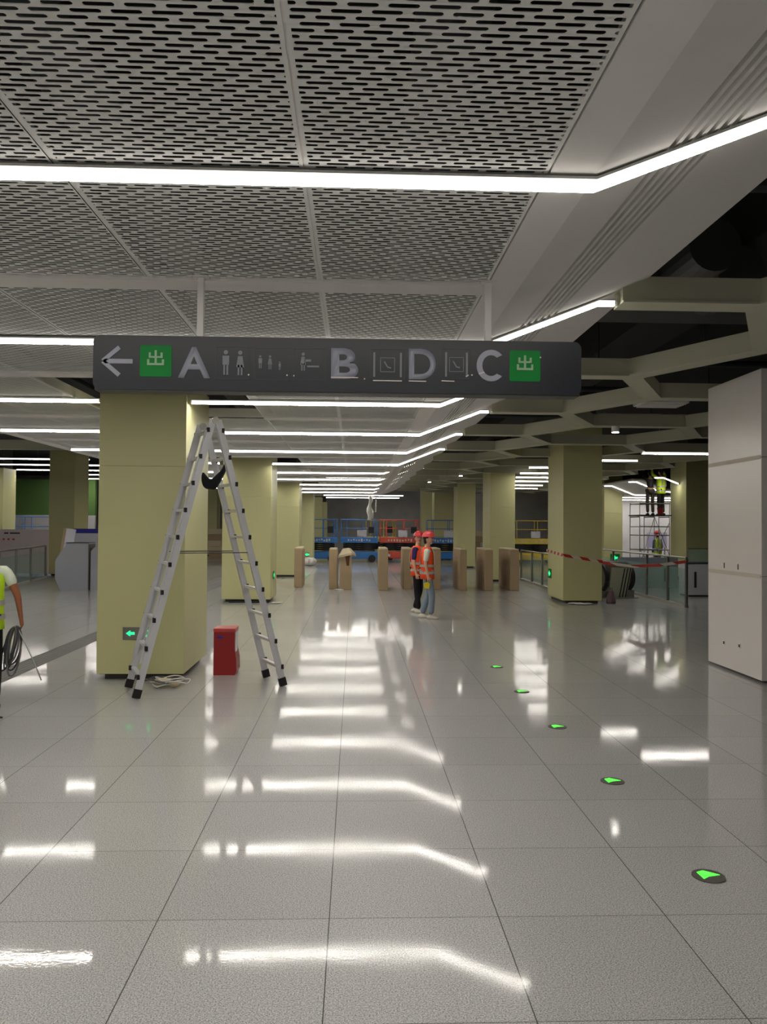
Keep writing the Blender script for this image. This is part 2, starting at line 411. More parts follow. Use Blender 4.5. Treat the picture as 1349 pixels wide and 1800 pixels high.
for i, y in enumerate([13.5, 16.7, 19.9]): place_side(4.5, y, -20, -8.5, f'added unseen strip light over the near part of the left side hall, {["first", "middle", "last"][i]} of three', 'added strip lights over the near left side hall', 1.1)  # extra lamps added out of view to lift the light in the left hall
for i, y in enumerate([29.0, 31.8, 34.9, 38.0, 41.1]):
    t = strip_light([(11.05, 3.71), (11.4, 3.71), ((11.95, 3.5) if i == 0 else (12.4, 3.32)), (12.95 if i < 3 else 20, 3.32)][:3 if i == 0 else 4], y, f'bent strip light in the far right hall above the scaffold, {["nearest", "second", "third", "fourth", "farthest"][i]}', 'bent strip lights of the right hall')
    if i == 0: MB().tube([(.2, 0, .05), (.2, 0, 1.87)], .008, 6).build('hanger', M_STEEL, t)
# ------------------------------------------------------------------ right hall ceiling and walls
mb = MB(); mb.prism([(11.0, 3.76), (11.4, 3.76), (12.4, 3.38), (12.4, 3.44), (11.4, 3.82), (11.0, 3.82)], 31.2, 42, 'XZ')
for q in ((12.4, 37, 21, 42), (12.4, 31.2, 13.0, 37), (16.0, 31.2, 21, 37)): mb.box((q[0], q[1], 3.38), (q[2], q[3], 3.44))
struct('ceiling', mb, M_WHITE, 'white ceiling of the far right hall')
struct('wall_back', MB().box((11.2, 42, 0), (24, 42.2, 3.4)), M_LIGHTW, 'white lit wall behind the scaffold')
struct('wall_left', MB().box((-26, 44, 0), (-14.2, 44.2, 2.35)), M_LIGHTW, 'pale lower wall of the left hall')
struct('wall_left', MB().box((-26, 44, 2.35), (-14.2, 44.3, 4.3)), M_GREENW, 'green upper wall of the left hall')
struct('wall_left', MB().box((-14.1, 52, 0), (-9.5, 52.3, 4.6)), mat('charcoal_wall', (52, 58, 58), .7), 'charcoal wall beside the green wall')
struct('wall_right', MB().box((7.5, 50, 0), (15, 50.3, 5)), M_CONC, 'dim wall behind the right columns')

# ------------------------------------------------------------------ columns
def column(x0, y0, x1, y1, z1, label, group='olive clad columns', cat='column'):
    cx, cyy = (x0+x1)/2, (y0+y1)/2; hx, hy = (x1-x0)/2, (y1-y0)/2
    t = thing('column', label, cat, (cx, cyy, 0), 0, group)
    MB().box((-hx+.08, -hy+.08, 0), (hx-.08, hy-.08, .07)).build('plinth', M_BASE, t)
    m = MB(); z = .07
    for zt in (2.55, z1):
        m.box((-hx, -hy, z), (hx, hy, zt-.0015), bev=.004); z = zt
    m.build('cladding', M_OLIVE, t)
    MB().box((-hx+.12, -hy+.12, z1), (hx-.12, hy-.12, 5.59)).build('shaded_core', mat('shaded_core_dark', (60, 58, 54), .9), t)  # dark colour stands in for the shade on the column above the ceiling
    return t
LC = ['olive column behind the stepladder, nearest of the left row', 'second olive column of the left row, behind the right leg of the ladder',
      'third olive column of the left row', 'fourth olive column of the left row, with the round green sign', 'fifth olive column of the left row', 'sixth and farthest olive column of the left row']
for k in range(6):
    y = 9.6+9.72*k
    column(-3.06 if k != 1 else -3.2, y, -2.03, y+1.45, 3.62, LC[k])
column(5.1, 19.3, 6.06, 20.85, 4.5, 'olive column wrapped with red and white tape')
column(4.62, 27.0, 5.47, 28.6, 4.5, 'second olive column of the right row, behind the last fare gates')
column(4.66, 36.0, 5.48, 37.5, 4.5, 'third olive column of the right row, right of the two workers')
column(4.5, 45, 5.55, 46.4, 4.5, 'fourth olive column of the right row, behind the blue lift')
column(4.55, 54, 5.4, 55.4, 4.5, 'farthest dark olive column of the right row')
column(11.4, 36, 12.25, 37.2, 4.5, 'olive column above the escalator, left of the scaffold')
column(12.0, 28.4, 13.1, 29.85, 4.5, 'olive column between the scaffold and the white wrapped pillar')
column(-11.0, 29, -10.1, 30.5, 4.5, 'olive column in the left hall above the grey panels')
column(-17.6, 38, -16.55, 39.4, 4.5, 'olive column at the far left edge of the picture')
column(-9.2, 49, -8.45, 50.2, 4.5, 'dim olive column seen through the ladder')

# white wrapped pillar on the right
t = thing('pillar', 'tall white boxed pillar at the right edge with taped board seams', 'pillar', (5.6, 10.1, 0))
m = MB(); z = .03
for zt in (1.28, 2.72, 3.79):
    m.box((-.72, -.72, z), (.75, .72, zt-.005), bev=.004); z = zt
m.build('boarding', mat('white_board', (228, 222, 218), .24, var=.02, scale=2), t)
for zt in (1.28, 2.72): MB().box((-.7235, -.7, zt-.03), (-.7205, .7, zt+.022)).build('seam_tape', mat('beige_tape', (196, 188, 172), .5, var=.06, scale=9), t)
for y, zz in ((.24, .35), (-.18, .37)):
    f = MB().box((-.728, y-.03, zz-.03), (-.72, y+.03, zz+.03)).build('socket', M_WHITE, t); MB().box((-.731, y-.018, zz-.02), (-.7281, y+.018, zz+.018)).build('cover', M_BLACK, f)
for y in (.24, -.14): MB().box((-.726, y-.008, 1.33), (-.7205, y+.008, 1.40)).build('notch', M_BLACK, t)

# ------------------------------------------------------------------ honeycomb beam lattice on the right
t = thing('beam_lattice', 'sage grey honeycomb of ceiling beams above the right side of the hall', 'ceiling beams', (2.2, 3.42, 3.71))
HX, HY = .86, 1.575; HW, HH = .125, .22
def beam(A, B):
    A, B = Vector((A[0]-2.2, A[1]-3.42)), Vector((B[0]-2.2, B[1]-3.42)); d = (B-A).normalized(); n = Vector((-d.y, d.x)); k = .577
    def outline(w): return [tuple(A), tuple(A+d*k*w+n*w), tuple(B-d*k*w+n*w), tuple(B), tuple(B-d*k*w-n*w), tuple(A+d*k*w-n*w)]
    m = MB()
    for w_, z0, z1 in ((HW, 0, .018), (HW-.022, .018, HH)):
        o = outline(w_)
        if A.x < .01: o = [tuple(A+n*w_)]+o[2:5]+[tuple(A-n*w_)]
        m.prism(o, z0, z1, 'XY')
    return m
edges = []
for k in range(-1, 13):
    Y = 3.42+3.15*k
    edges += [((2.2, Y), (3.42, Y)), ((3.42, Y), (3.42+HX, Y+HY)), ((3.42+HX, Y-HY), (3.42, Y)), ((4.28, Y+HY), (6.1, Y+HY)),
              ((6.1, Y+HY), (6.96, Y+2*HY)), ((6.96, Y), (6.1, Y+HY)), ((6.96, Y), (8.78, Y)), ((8.78, Y), (9.64, Y+HY)), ((9.64, Y-HY), (8.78, Y))]
edges.sort(key=lambda e: e[0][1]+e[1][1]+.6*abs(e[0][0]))
edges = [e for e in edges if e[0][1] > -1]
for e in edges[:96]: beam(*e).build('beam', M_BEAM, t)
m = MB()
for e in edges[96:]:
    b = beam(*e); me = bpy.data.meshes.new('x'); b.bm.to_mesh(me); b.bm.free(); m.bm.from_mesh(me); bpy.data.meshes.remove(me)
tag(m.build('far_beams', M_BEAM, t), kind='stuff')
# spot lamps on the lattice
for (x, y), lab in zip([(4.75, 14.35), (3.6, 27), (2.9, 31)], ['bright spot lamp on the lattice above the taped column', 'spot lamp under the beams right of the far strip lights', 'farthest small spot lamp under the beams']):
    t = thing('spot_lamp', lab, 'spot lamp', (x, y, 3.6), 0, None)
    MB().cyl((0, 0, 0), .07, .11).build('lamp_body', M_WHITE, t); MB().cyl((0, 0, -.008), .06, .008).build('lens', mat('spot_glow', (255, 252, 240), emit=25), t)

# left hall cross beams
for i, (y, z) in enumerate([(20.5, 4.15), (25.5, 4.2), (31.0, 4.75)]):
    t = tag(MB().box((-20, -.12, 0), (-6.1, .12, .3)).build('ceiling_beam', M_BEAM), f'long sage beam across the left hall ceiling, {["nearest", "middle", "farthest"][i]} of three', 'ceiling beam', 'left hall beams')
    t.location = (0, y, z)

# ------------------------------------------------------------------ dark services in the ceiling void
def void_box(name, label, cat, a, b, m, group=None): return tag(MB().box(a, b, bev=.01).build(name, m), label, cat, group)
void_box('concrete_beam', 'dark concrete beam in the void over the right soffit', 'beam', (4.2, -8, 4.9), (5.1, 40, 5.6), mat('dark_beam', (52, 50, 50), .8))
void_box('air_duct', 'long grey rectangular duct crossing the open ceiling void', 'duct', (2.7, 9.6, 4.55), (12, 10.3, 4.95), M_DUCT)
for i, (x, y) in enumerate([(2.95, 8.3), (4.1, 8.3), (3.5, 7.6)]):
    m = MB(); m.tube([(x, y, 4.62), (x, y+.9, 4.62)], [.26, .26], 24)
    tag(m.build('round_duct', M_DUCT), ['small round duct end above the sign corner', 'round duct end right of the other two', 'lower round duct end nearest the hall'][i], 'duct', 'round ducts in the void')
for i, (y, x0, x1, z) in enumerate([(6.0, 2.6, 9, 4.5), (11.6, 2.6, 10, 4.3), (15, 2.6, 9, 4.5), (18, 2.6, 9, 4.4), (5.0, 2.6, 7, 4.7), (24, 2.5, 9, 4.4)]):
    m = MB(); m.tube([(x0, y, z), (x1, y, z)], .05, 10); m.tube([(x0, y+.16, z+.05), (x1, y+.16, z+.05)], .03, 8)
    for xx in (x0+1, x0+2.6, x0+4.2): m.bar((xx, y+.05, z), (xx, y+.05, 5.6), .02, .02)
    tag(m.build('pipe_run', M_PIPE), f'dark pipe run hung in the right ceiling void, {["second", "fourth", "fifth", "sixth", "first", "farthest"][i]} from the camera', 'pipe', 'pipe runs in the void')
for i, (x, y) in enumerate([(-5, 10), (-1.8, 12), (-2.6, 19), (.3, 6)]):
    void_box('cable_tray', f'dark cable tray above the slotted ceiling, {["leftmost", "second from left", "third from left", "rightmost"][i]}', 'cable tray', (x, y-14, 4.2+.1*i), (x+.4, y+8, 4.28+.1*i), M_PIPE, 'cable trays')
for i, (x0, y0, x1, y1) in enumerate([(5.0, 11.9, 6.2, 12.5), (4.8, 13.1, 5.6, 13.6), (4.6, 14.9, 6.3, 15.3)]):
    t = thing('ceiling_unit', ['white louvred unit tucked in the lattice beside the white pillar', 'white slab resting in the lattice left of the louvred unit', 'flat white slab above the taped column'][i], 'ceiling unit', ((x0+x1)/2, (y0+y1)/2, 3.95))
    hx, hy = (x1-x0)/2, (y1-y0)/2
    MB().box((-hx, -hy, 0), (hx, hy, .09), bev=.02).build('casing', M_WHITE, t)
    m = MB()
    for q in range(5): m.box((-hx+.05, -hy+.04+q*hy*.38, -.02), (hx-.05, -hy+.07+q*hy*.38, 0))
    m.build('louvre', M_WHITE, t)

# ------------------------------------------------------------------ hanging direction sign
SX, SY, SZ, SWD, SHT = -1.60, 4.88, 2.668, 3.0, .332
sign = thing('direction_sign', 'long dark grey hanging direction sign with A B D C and green exit squares', 'sign', (SX, SY, SZ))
MB().prism(rounded(0, 0, SWD, SHT, .045), 0, .12, 'XZ').build('sign_body', M_SIGN, sign)
MB().prism(rounded(.01, -.008, SWD-.01, .02, .008), .004, .116, 'XZ').build('bottom_edge', M_SIGNBACK, sign)
def su(px): return (px-163)*.003493
def sv(px, py): return SHT-(py-587-(px-163)*.0178)*.003475
for px in (345, 857):
    x = su(px); po = MB().box((x-.02, .04, SHT), (x+.02, .08, ZP-SZ), bev=.004).build('pole', M_WHITE, sign)
    MB().box((x-.05, .02, ZP-SZ-.012), (x+.05, .10, ZP-SZ)).build('flange', M_WHITE, po)
def text_mesh(ch, name, m, parent, px0, px1, h, py, weight=.02):
    cu = bpy.data.curves.new('t', 'FONT'); cu.body = ch; cu.offset = weight; cu.extrude = 0; cu.resolution_u = 6
    ob = bpy.data.objects.new('t', cu); COL.objects.link(ob); dg = bpy.context.evaluated_depsgraph_get(); dg.update()
    me = bpy.data.meshes.new_from_object(ob.evaluated_get(dg)); bpy.data.objects.remove(ob)
    xs = [v.co.x for v in me.vertices]; ysx = [v.co.y for v in me.vertices]
    wx, hy = max(xs)-min(xs), max(ysx)-min(ysx); X0, X1 = su(px0), su(px1); zc = sv((px0+px1)/2, py)
    bm = bmesh.new()
    for v in me.vertices: v.co = ((v.co.x-min(xs))/wx*(X1-X0)+X0, -.004, (v.co.y-min(ysx))/hy*h+zc-h/2)
    bm.from_mesh(me); r = bmesh.ops.extrude_face_region(bm, geom=bm.faces[:]); bmesh.ops.translate(bm, verts=[g for g in r['geom'] if isinstance(g, bmesh.types.BMVert)], vec=(0, .0035, 0))
    bpy.data.meshes.remove(me); mb = MB(); mb.bm.free(); mb.bm = bm
    return mb.build(name, m, parent)
def letter_c(a, b, py):
    c, zc, rx, rz, wd = su((a+b)/2)+.006, sv((a+b)/2, py), (su(b)-su(a))/2*1.06, .098, .036
    out = [(c+rx*math.cos(q), zc+rz*math.sin(q)) for q in [math.radians(42+276*i/40) for i in range(41)]]
    inn = [(c+(rx-wd)*math.cos(q), zc+(rz-wd*.92)*math.sin(q)) for q in [math.radians(50+260*i/40) for i in range(40, -1, -1)]]
    m = MB(); m.prism(out+inn, -.004, -.0005, 'XZ'); m.build('letter', M_LETTER, sign)['label'] = 'pale grey letter C'
letter_c(834, 883, 644)
for ch, a, b in (('A', 310, 366), ('B', 577, 625), ('D', 714, 762)):
    text_mesh(ch, 'letter', M_LETTER, sign, a, b, .19, 637+(a-310)*.010, .03 if ch == 'B' else .018)['label'] = f'pale grey letter {ch}'
# arrow
ax, az = su(180), sv(200, 634)
m = MB(); m.bar((ax+.01, -.003, az), (ax+.18, -.003, az), .004, .028, (0,1,0)); m.bar((ax, -.003, az), (ax+.10, -.003, az+.085), .004, .026, (0,1,0)); m.bar((ax, -.003, az), (ax+.10, -.003, az-.085), .004, .026, (0,1,0))
m.build('arrow', M_LETTER, sign)
# green exit squares with their character
def exit_square(px0, px1, pyc):
    x0, x1 = su(px0), su(px1); zc = sv((px0+px1)/2, pyc); h = (x1-x0)/2
    g = MB().prism(rounded(x0, zc-h, x1, zc+h, .012), -.004, -.0005, 'XZ').build('exit_square', M_GREEN, sign); g['label'] = 'green square with exit character'
    c = (x0+x1)/2; s = h*.58; m = MB(); zz = zc+.018
    def st(a, b, cc, d): m.box((c+a*s, -.007-.0003*len(m.bm.verts)/8, zz+b*s), (c+cc*s, -.0041, zz+d*s))
    st(-.12, -.75, .12, .85); st(-.75, .0, .75, .2); st(-.75, .0, -.52, .6); st(.52, .0, .75, .6)
    st(-.92, -.8, .92, -.56); st(-.92, -.8, -.68, -.15); st(.68, -.8, .92, -.15)
    m.build('exit_character', M_GLYPH, g)
exit_square(244, 299, 634); exit_square(893, 948, 645)
def frame(px0, px1, pyc, hz=.1, th=.004, mt=M_PLATE):
    x0, x1 = su(px0), su(px1); zc = sv((px0+px1)/2, pyc); m = MB()
    m.box((x0, -.003, zc-hz), (x1, -.0003, zc-hz+th)); m.box((x0, -.003, zc+hz-th), (x1, -.0003, zc+hz)); m.box((x0, -.003, zc-hz), (x0+th, -.0003, zc+hz)); m.box((x1-th, -.003, zc-hz), (x1, -.0003, zc+hz))
    return m.build('pictogram_frame', mt, sign)
def figure(parent, px, pyc, h, dress=False, lean=0):
    c, zc = su(px), sv(px, pyc); m = MB()
    m.cyl((c, -.004, zc+h*.42), h*.09, .0035, 'Y', 14)
    if dress: m.prism([(c-.16*h, zc-.18*h), (c+.16*h, zc-.18*h), (c+.09*h, zc+.28*h), (c-.09*h, zc+.28*h)], -.004, -.0005, 'XZ')
    else: m.prism([(c-.13*h, zc-.1*h), (c+.13*h, zc-.1*h), (c+.14*h, zc+.28*h), (c-.14*h, zc+.28*h)], -.004, -.0005, 'XZ')
    for s in (-1, 1): m.prism([(c+s*.03*h, zc-.5*h), (c+s*.1*h, zc-.5*h), (c+s*.1*h, zc-.08*h), (c+s*.03*h, zc-.08*h)], -.004, -.0005, 'XZ')
    return m.build('pictogram', M_PICTO, parent)
f = frame(376, 435, 638); figure(f, 393, 637, .15); figure(f, 418, 638, .15, True)
f = frame(443, 501, 640); figure(f, 453, 636, .08); figure(f, 470, 637, .085, True); figure(f, 487, 643, .05)
f = frame(511, 568, 641); o = figure(f, 528, 636, .11, True); m = MB(); m.box((su(535), -.004, sv(540, 646)), (su(556), -.0005, sv(540, 643))); m.build('pictogram', M_PICTO, f); MB().box((su(530), -.004, sv(530, 636)), (su(542), -.0005, sv(530, 632))).build('pictogram', M_PICTO, f)
for a, b in ((650, 703), (777, 820)):
    f = frame(a-4, b+4, 641, .095)
    zc = sv((a+b)/2, 642)
    for px in (a+3, b-3): MB().box((su(px)-.006, -.004, zc-.075), (su(px)+.006, -.0005, zc+.075)).build('pictogram', M_PICTO, f)
    q = frame((a+b)/2-13, (a+b)/2+13, 642, .045, .004, M_PICTO); q.parent = f
    m = MB(); c = su((a+b)/2); m.bar((c-.02, -.003, zc+.02), (c, -.003, zc-.015), .003, .008, (0,1,0)); m.bar((c, -.003, zc-.015), (c+.022, -.003, zc-.02), .003, .008, (0,1,0)); m.build('pictogram', M_PICTO, f)
m = MB()
for a, b, y in ((577, 625, 664), (651, 702, 670), (714, 745, 671), (772, 795, 671), (815, 820, 664), (838, 848, 659)):
    x0, x1 = su(a), su(b); z0, z1 = sv(a, y), sv(b, y+(1 if a < 800 else -3)); m.bar((x0, -.006, z0), (x1, -.006, z1), .003, .006, (0,1,0))
for px, y in ((433, 659), (500, 660), (512, 661), (636, 667), (826, 661), (948, 630)): m.box((su(px)-.004, -.007, sv(px, y)-.004), (su(px)+.004, -.004, sv(px, y)+.004))
m.build('film_edge', M_FILM, sign)

# ------------------------------------------------------------------ evacuation signs
def running_man(cx, cz, s, y, m):
    m.cyl((cx+.06*s, y-.002, cz+.42*s), .09*s, .002, 'Y', 10)
    for a, b in (((.02, .32), (-.06, -.02)), ((-.06, -.02), (.16, -.16)), ((.16, -.16), (.10, -.45)), ((-.06, -.02), (-.2, -.25)), ((-.2, -.25), (-.42, -.25)), ((.02, .28), (.25, .12)), ((.02, .28), (-.25, .18)), ((-.25, .18), (-.28, .0))):
        m.bar((cx+a[0]*s, y-.001, cz+a[1]*s), (cx+b[0]*s, y-.001, cz+b[1]*s), .002, .11*s, (0,1,0))
t = thing('evacuation_sign', 'steel evacuation plate with glowing green arrow low on the nearest column', 'exit sign', (-2.56, 9.595, .555))
MB().box((-.19, -.012, -.075), (.19, 0, .075), bev=.002).build('plate', M_STEEL, t)
MB().prism([(-.15, 0), (-.10, .035), (-.10, .015), (-.05, .015), (-.05, -.015), (-.10, -.015), (-.10, -.035)], -.016, -.0122, 'XZ').build('arrow', M_GLOW, t)
m = MB(); running_man(.12, 0, .135, -.014, m); m.build('running_figure', M_GLOW, t)
def small_exit(loc, rz, label, s=.12, round_=False):
    t = thing('evacuation_sign', label, 'exit sign', loc, rz)
    if round_: MB().cyl((0, -.01, 0), s*.7, .01, 'Y', 24).build('plate', M_STEEL, t)
    else: MB().box((-s, -.012, -s*.8), (s, 0, s*.8), bev=.002).build('plate', M_GREEN, t)
    MB().prism([(-.7*s, 0), (0, .5*s), (0, .2*s), (.6*s, .2*s), (.6*s, -.2*s), (0, -.2*s), (0, -.5*s)], -.017, -.0125, 'XZ').build('arrow', M_GLOW, t)
small_exit((5.095, 20.6, .66), -PI/2, 'small green exit sign on the side of the taped column', .15)
small_exit((-2.02, 19.95, .62), PI/2, 'narrow green exit sign on the side of the second left column', .12)
small_exit((-2.3, 38.75, .47), 0, 'round green exit sign low on the fourth left column', .16, True)
small_exit((11.9, 35.98, .5), 0, 'green exit sign on the column behind the escalator', .22)

# ------------------------------------------------------------------ green floor markers
first = None
for i in range(5):
    lab = f'round floor marker with glowing green arrow, {["nearest", "second", "third", "fourth", "farthest"][i]} of the row of five'
    if first is None:
        t = thing('floor_marker', lab, 'floor marker', (1.9, 4.19, 0), 0, 'green arrow floor markers'); first = t
        MB().cyl((0, 0, .0005), .085, .004, 'Z', 40).build('disc', mat('marker_ring', (84, 80, 76), .5), t)
        MB().prism([(.062, .022), (-.02, .06), (-.055, .03), (-.03, -.05), (.0, -.012)], .0047, .006, 'XY').build('arrow', M_GLOWY, t)
    else: t = copy_tree(first)
    t['label'] = lab; t.location = (1.89, 4.19+1.575*i, 0); t.rotation_euler.z = -.25

# ------------------------------------------------------------------ step ladder
L1f, L1b, L2f, L2b = Vector((-2.30, 8.57, 0)), Vector((-2.54, 9.14, 0)), Vector((-.82, 9.23, 0)), Vector((-1.07, 9.75, 0))
wv = Vector((-.245, .55, 0)); wn_ = wv.normalized(); cen = (L1f+L1b+L2f+L2b)/4
apexF = cen-wv*.5+Vector((0, 0, 3.02)); apexB = cen+wv*.5+Vector((0, 0, 3.02))
lad = thing('step_ladder', 'tall aluminium folding ladder standing open in front of the olive column', 'ladder', tuple(cen))
def lc(v): return Vector(v)-cen
runD = Vector((1.0, .43, 0)).normalized()
for fr, ap, s in ((L1f, apexF, -1), (L1b, apexB, -1), (L2f, apexF, 1), (L2b, apexB, 1)):
    a, b = lc(fr)+Vector((0,0,.05)), lc(ap)+runD*(s*.03)
    rl = MB(); rl.bar(a, b, .072, .026, runD); rl.build('rail', M_ALU, lad)
    d = (b-a).normalized(); ft = MB(); ft.bar(a-d*.045, a+d*.05, .085, .045, runD); ft.build('foot', M_BLACK, lad)
for s, (pf, pb) in ((-1, (L1f, L1b)), (1, (L2f, L2b))):
    # inner telescoping rails on the upper half
    for p, ap, q in ((pf, apexF, 1), (pb, apexB, -1)):
        a, b = lc(p), lc(ap); off = wn_*(.032*q)
        out = runD*(s*.05)
        rl = MB(); rl.bar(a.lerp(b, .12 if s < 0 else .35)+off+out*(1 if s < 0 else .2), a.lerp(b, .97)+off+out*(1 if s < 0 else .2), .05, .022, runD); rl.build('inner_rail', M_ALU, lad)
    for k in range(10):
        f_ = .075+k*.0985
        if f_ > .97: continue
        a, b = lc(pf).lerp(lc(apexF), f_), lc(pb).lerp(lc(apexB), f_)
        o = runD*(s*.02)
        MB().bar(a+o, b+o, .05, .028, runD).build('rung', M_ALU, lad)
        for e in (a, b): MB().bar(e+runD*(s*.052)-wn_*.022, e+runD*(s*.052)+wn_*.022, .03, .05, runD).build('rung_lock', M_BLACK, lad)
m = MB()
for ap, q in ((apexF, -1), (apexB, 1)):
    c = lc(ap); m.tube([c-wn_*.02+Vector((0,0,-.01)), c+wn_*.02+Vector((0,0,-.01))], .042, 16)
m.build('hinge', M_STEEL, lad)
for q, (ap, f1, f2) in enumerate(((apexF, L1f, L2f), (apexB, L1b, L2b))):
    MB().tube([lc(f1).lerp(lc(ap), .51), lc(f2).lerp(lc(ap), .51)], .005, 6).build('spreader_wire', M_PIPE, lad)
# black cloth slung between the frames
m = MB(); c0 = lc(apexF).lerp(lc(L1f), .21); c1 = lc(apexF).lerp(lc(L2f), .15)
P = []
for i in range(9):
    t_ = i/8; p = c0.lerp(c1, t_); sag = .16*(1-(2*t_-1)**2); p = p+Vector((0, .05, -sag)); P.append(p)
rings = []
for i, p in enumerate(P):
    wd = .085+.02*math.sin(i*1.7); rings.append([p+Vector((0, -.03, -wd)), p+Vector((0, .14, -wd*.7)), p+Vector((0, .16, wd*.8)), p+Vector((0, -.01, wd))])
m.loft([[tuple(v+cen) for v in r] for r in rings])
tag(m.build('cloth', M_BLACKCLOTH, None, True, 2), 'black cloth slung between the legs near the top of the ladder', 'cloth')

# ------------------------------------------------------------------ red bin, cable heap
t = thing('bin', 'tall red plastic box standing right of the nearest column', 'bin', (-1.60, 10.05, 0), .0)
m = MB(); m.prism([(-.13, 0), (.13, 0), (.155, .05), (.15, .2), (.125, .32), (.13, .53), (-.13, .53)], -.15, .15, 'XZ'); m.build('body', M_RED, t)
MB().box((-.135, -.155, .53), (.135, .155, .575), bev=.008).build('lid', M_REDLID, t)
MB().box((-.085, -.153, .455), (-.015, -.1505, .48)).build('label', M_BLUELAB, t)
m = MB(); m.prism([(-.12, .3), (-.05, .25), (.06, .3), (.12, .4), (.12, .52), (-.12, .52)], .1285, .1335, 'YZ'); m.build('pale_film', M_FILM, t)
t = thing('cable_coil', 'tangled heap of pale cables beside the ladder foot', 'cable', (-2.12, 9.15, 0))
random.seed(3)
for q in range(7):
    cx, cyy, r = random.uniform(-.1, .14), random.uniform(-.1, .1), random.uniform(.06, .16)
    pts = [(cx+r*math.cos(a)*1.3, cyy+r*math.sin(a)*.8, .012+.015*q*.7+.035*abs(math.sin(a*1.5+q))) for a in [2*PI*i/22 for i in range(22)]]
    MB().tube(pts, .008, 6, True).build('loop', M_CABLE if q % 2 else M_PLASTIC, t, True)
m = MB(); m.ell((-.05, .03, .06), (.1, .07, .045)); m.ell((.09, -.02, .05), (.07, .05, .04)); m.build('bundle', M_CARDL, t, True)

# ------------------------------------------------------------------ tactile paving strip
m = MB(); m.box((-4.45, 2, .0002), (-4.09, 40, .004))
for q in range(6): m.box((-4.43+q*.058, 2, .004), (-4.405+q*.058, 40, .008))
tag(m.build('tactile_paving', M_TACT), 'dark grey ribbed tactile strip along the floor left of the columns', 'tactile paving')

# ------------------------------------------------------------------ fare gates wrapped in cardboard
gates = [(-1.70, .24, 24.1, 1.2, 'leftmost cardboard wrapped gate post beside the third left column', 1.20),
 (-.63, .25, 23.5, .9, 'slim cardboard wrapped gate post left of the draped one', 1.2),
 (.84, .26, 23.0, 1.5, 'cardboard wrapped gate post in the middle, left of the workers', 1.23),
 (1.58, .26, 23.5, 1.5, 'cardboard wrapped gate post half hidden behind the rear worker', 1.22),
 (2.42, .27, 23.5, 1.3, 'cardboard wrapped gate post just right of the two workers', 1.22),
 (3.17, .2, 23.1, 1.7, 'cardboard wrapped gate cabinet, third from right', 1.22),
 (3.92, .24, 23.1, 1.7, 'cardboard wrapped gate cabinet, second from right', 1.22),
 (4.68, .26, 23.1, 1.9, 'rightmost cardboard wrapped gate cabinet beside the glass fence', 1.22)]
for x, wd, y, dp, lab, h in gates:
    t = thing('fare_gate', lab, 'fare gate', (x, y+dp/2, 0), 0, 'cardboard wrapped fare gates')
    MB().box((-wd/2, -dp/2, 0), (wd/2, dp/2, h-.05), bev=.012).build('cardboard_wrap', M_CARD, t)
    MB().box((-wd/2+.01, -dp/2+.01, h-.05), (wd/2-.01, dp/2-.01, h), bev=.02).build('top_padding', M_CARDL, t)
t = thing('fare_gate', 'leaning cardboard gate post draped with torn pale wrapping', 'fare gate', (-.26, 23.4, 0), 0, 'cardboard wrapped fare gates')
MB().box((-.17, -.2, 0), (.17, .7, 1.02), bev=.012).build('cardboard_wrap', M_CARD, t)
m = MB(); m.loft([[(-.23, -.24, .93), (.19, -.26, 1.02), (.32, .3, .95), (-.2, .3, .9)], [(-.21, -.25, 1.0), (.17, -.25, 1.08), (.28, .3, 1.05), (-.18, .3, 1.0)], [(-.08, -.1, 1.2), (.08, -.1, 1.22), (.14, .2, 1.2), (-.06, .2, 1.18)]]); m.build('torn_cover', M_CARDL, t, False)
MB().prism([(.03, .7), (.10, .7), (.12, 1.0), (-.02, 1.0)], -.206, -.2, 'XZ').build('tear', mat('inner_card', (92, 62, 42), .9), t)
m = MB(); m.ell((0, 0, .02), (.12, .06, .025)); m.ell((.08, -.05, .015), (.08, .05, .02)); o = m.build('packing_scrap', M_PLASTIC, None, True); o.location = (-.46, 23.0, 0); tag(o, 'white packing scraps at the foot of the slim gate post', 'packing scrap')

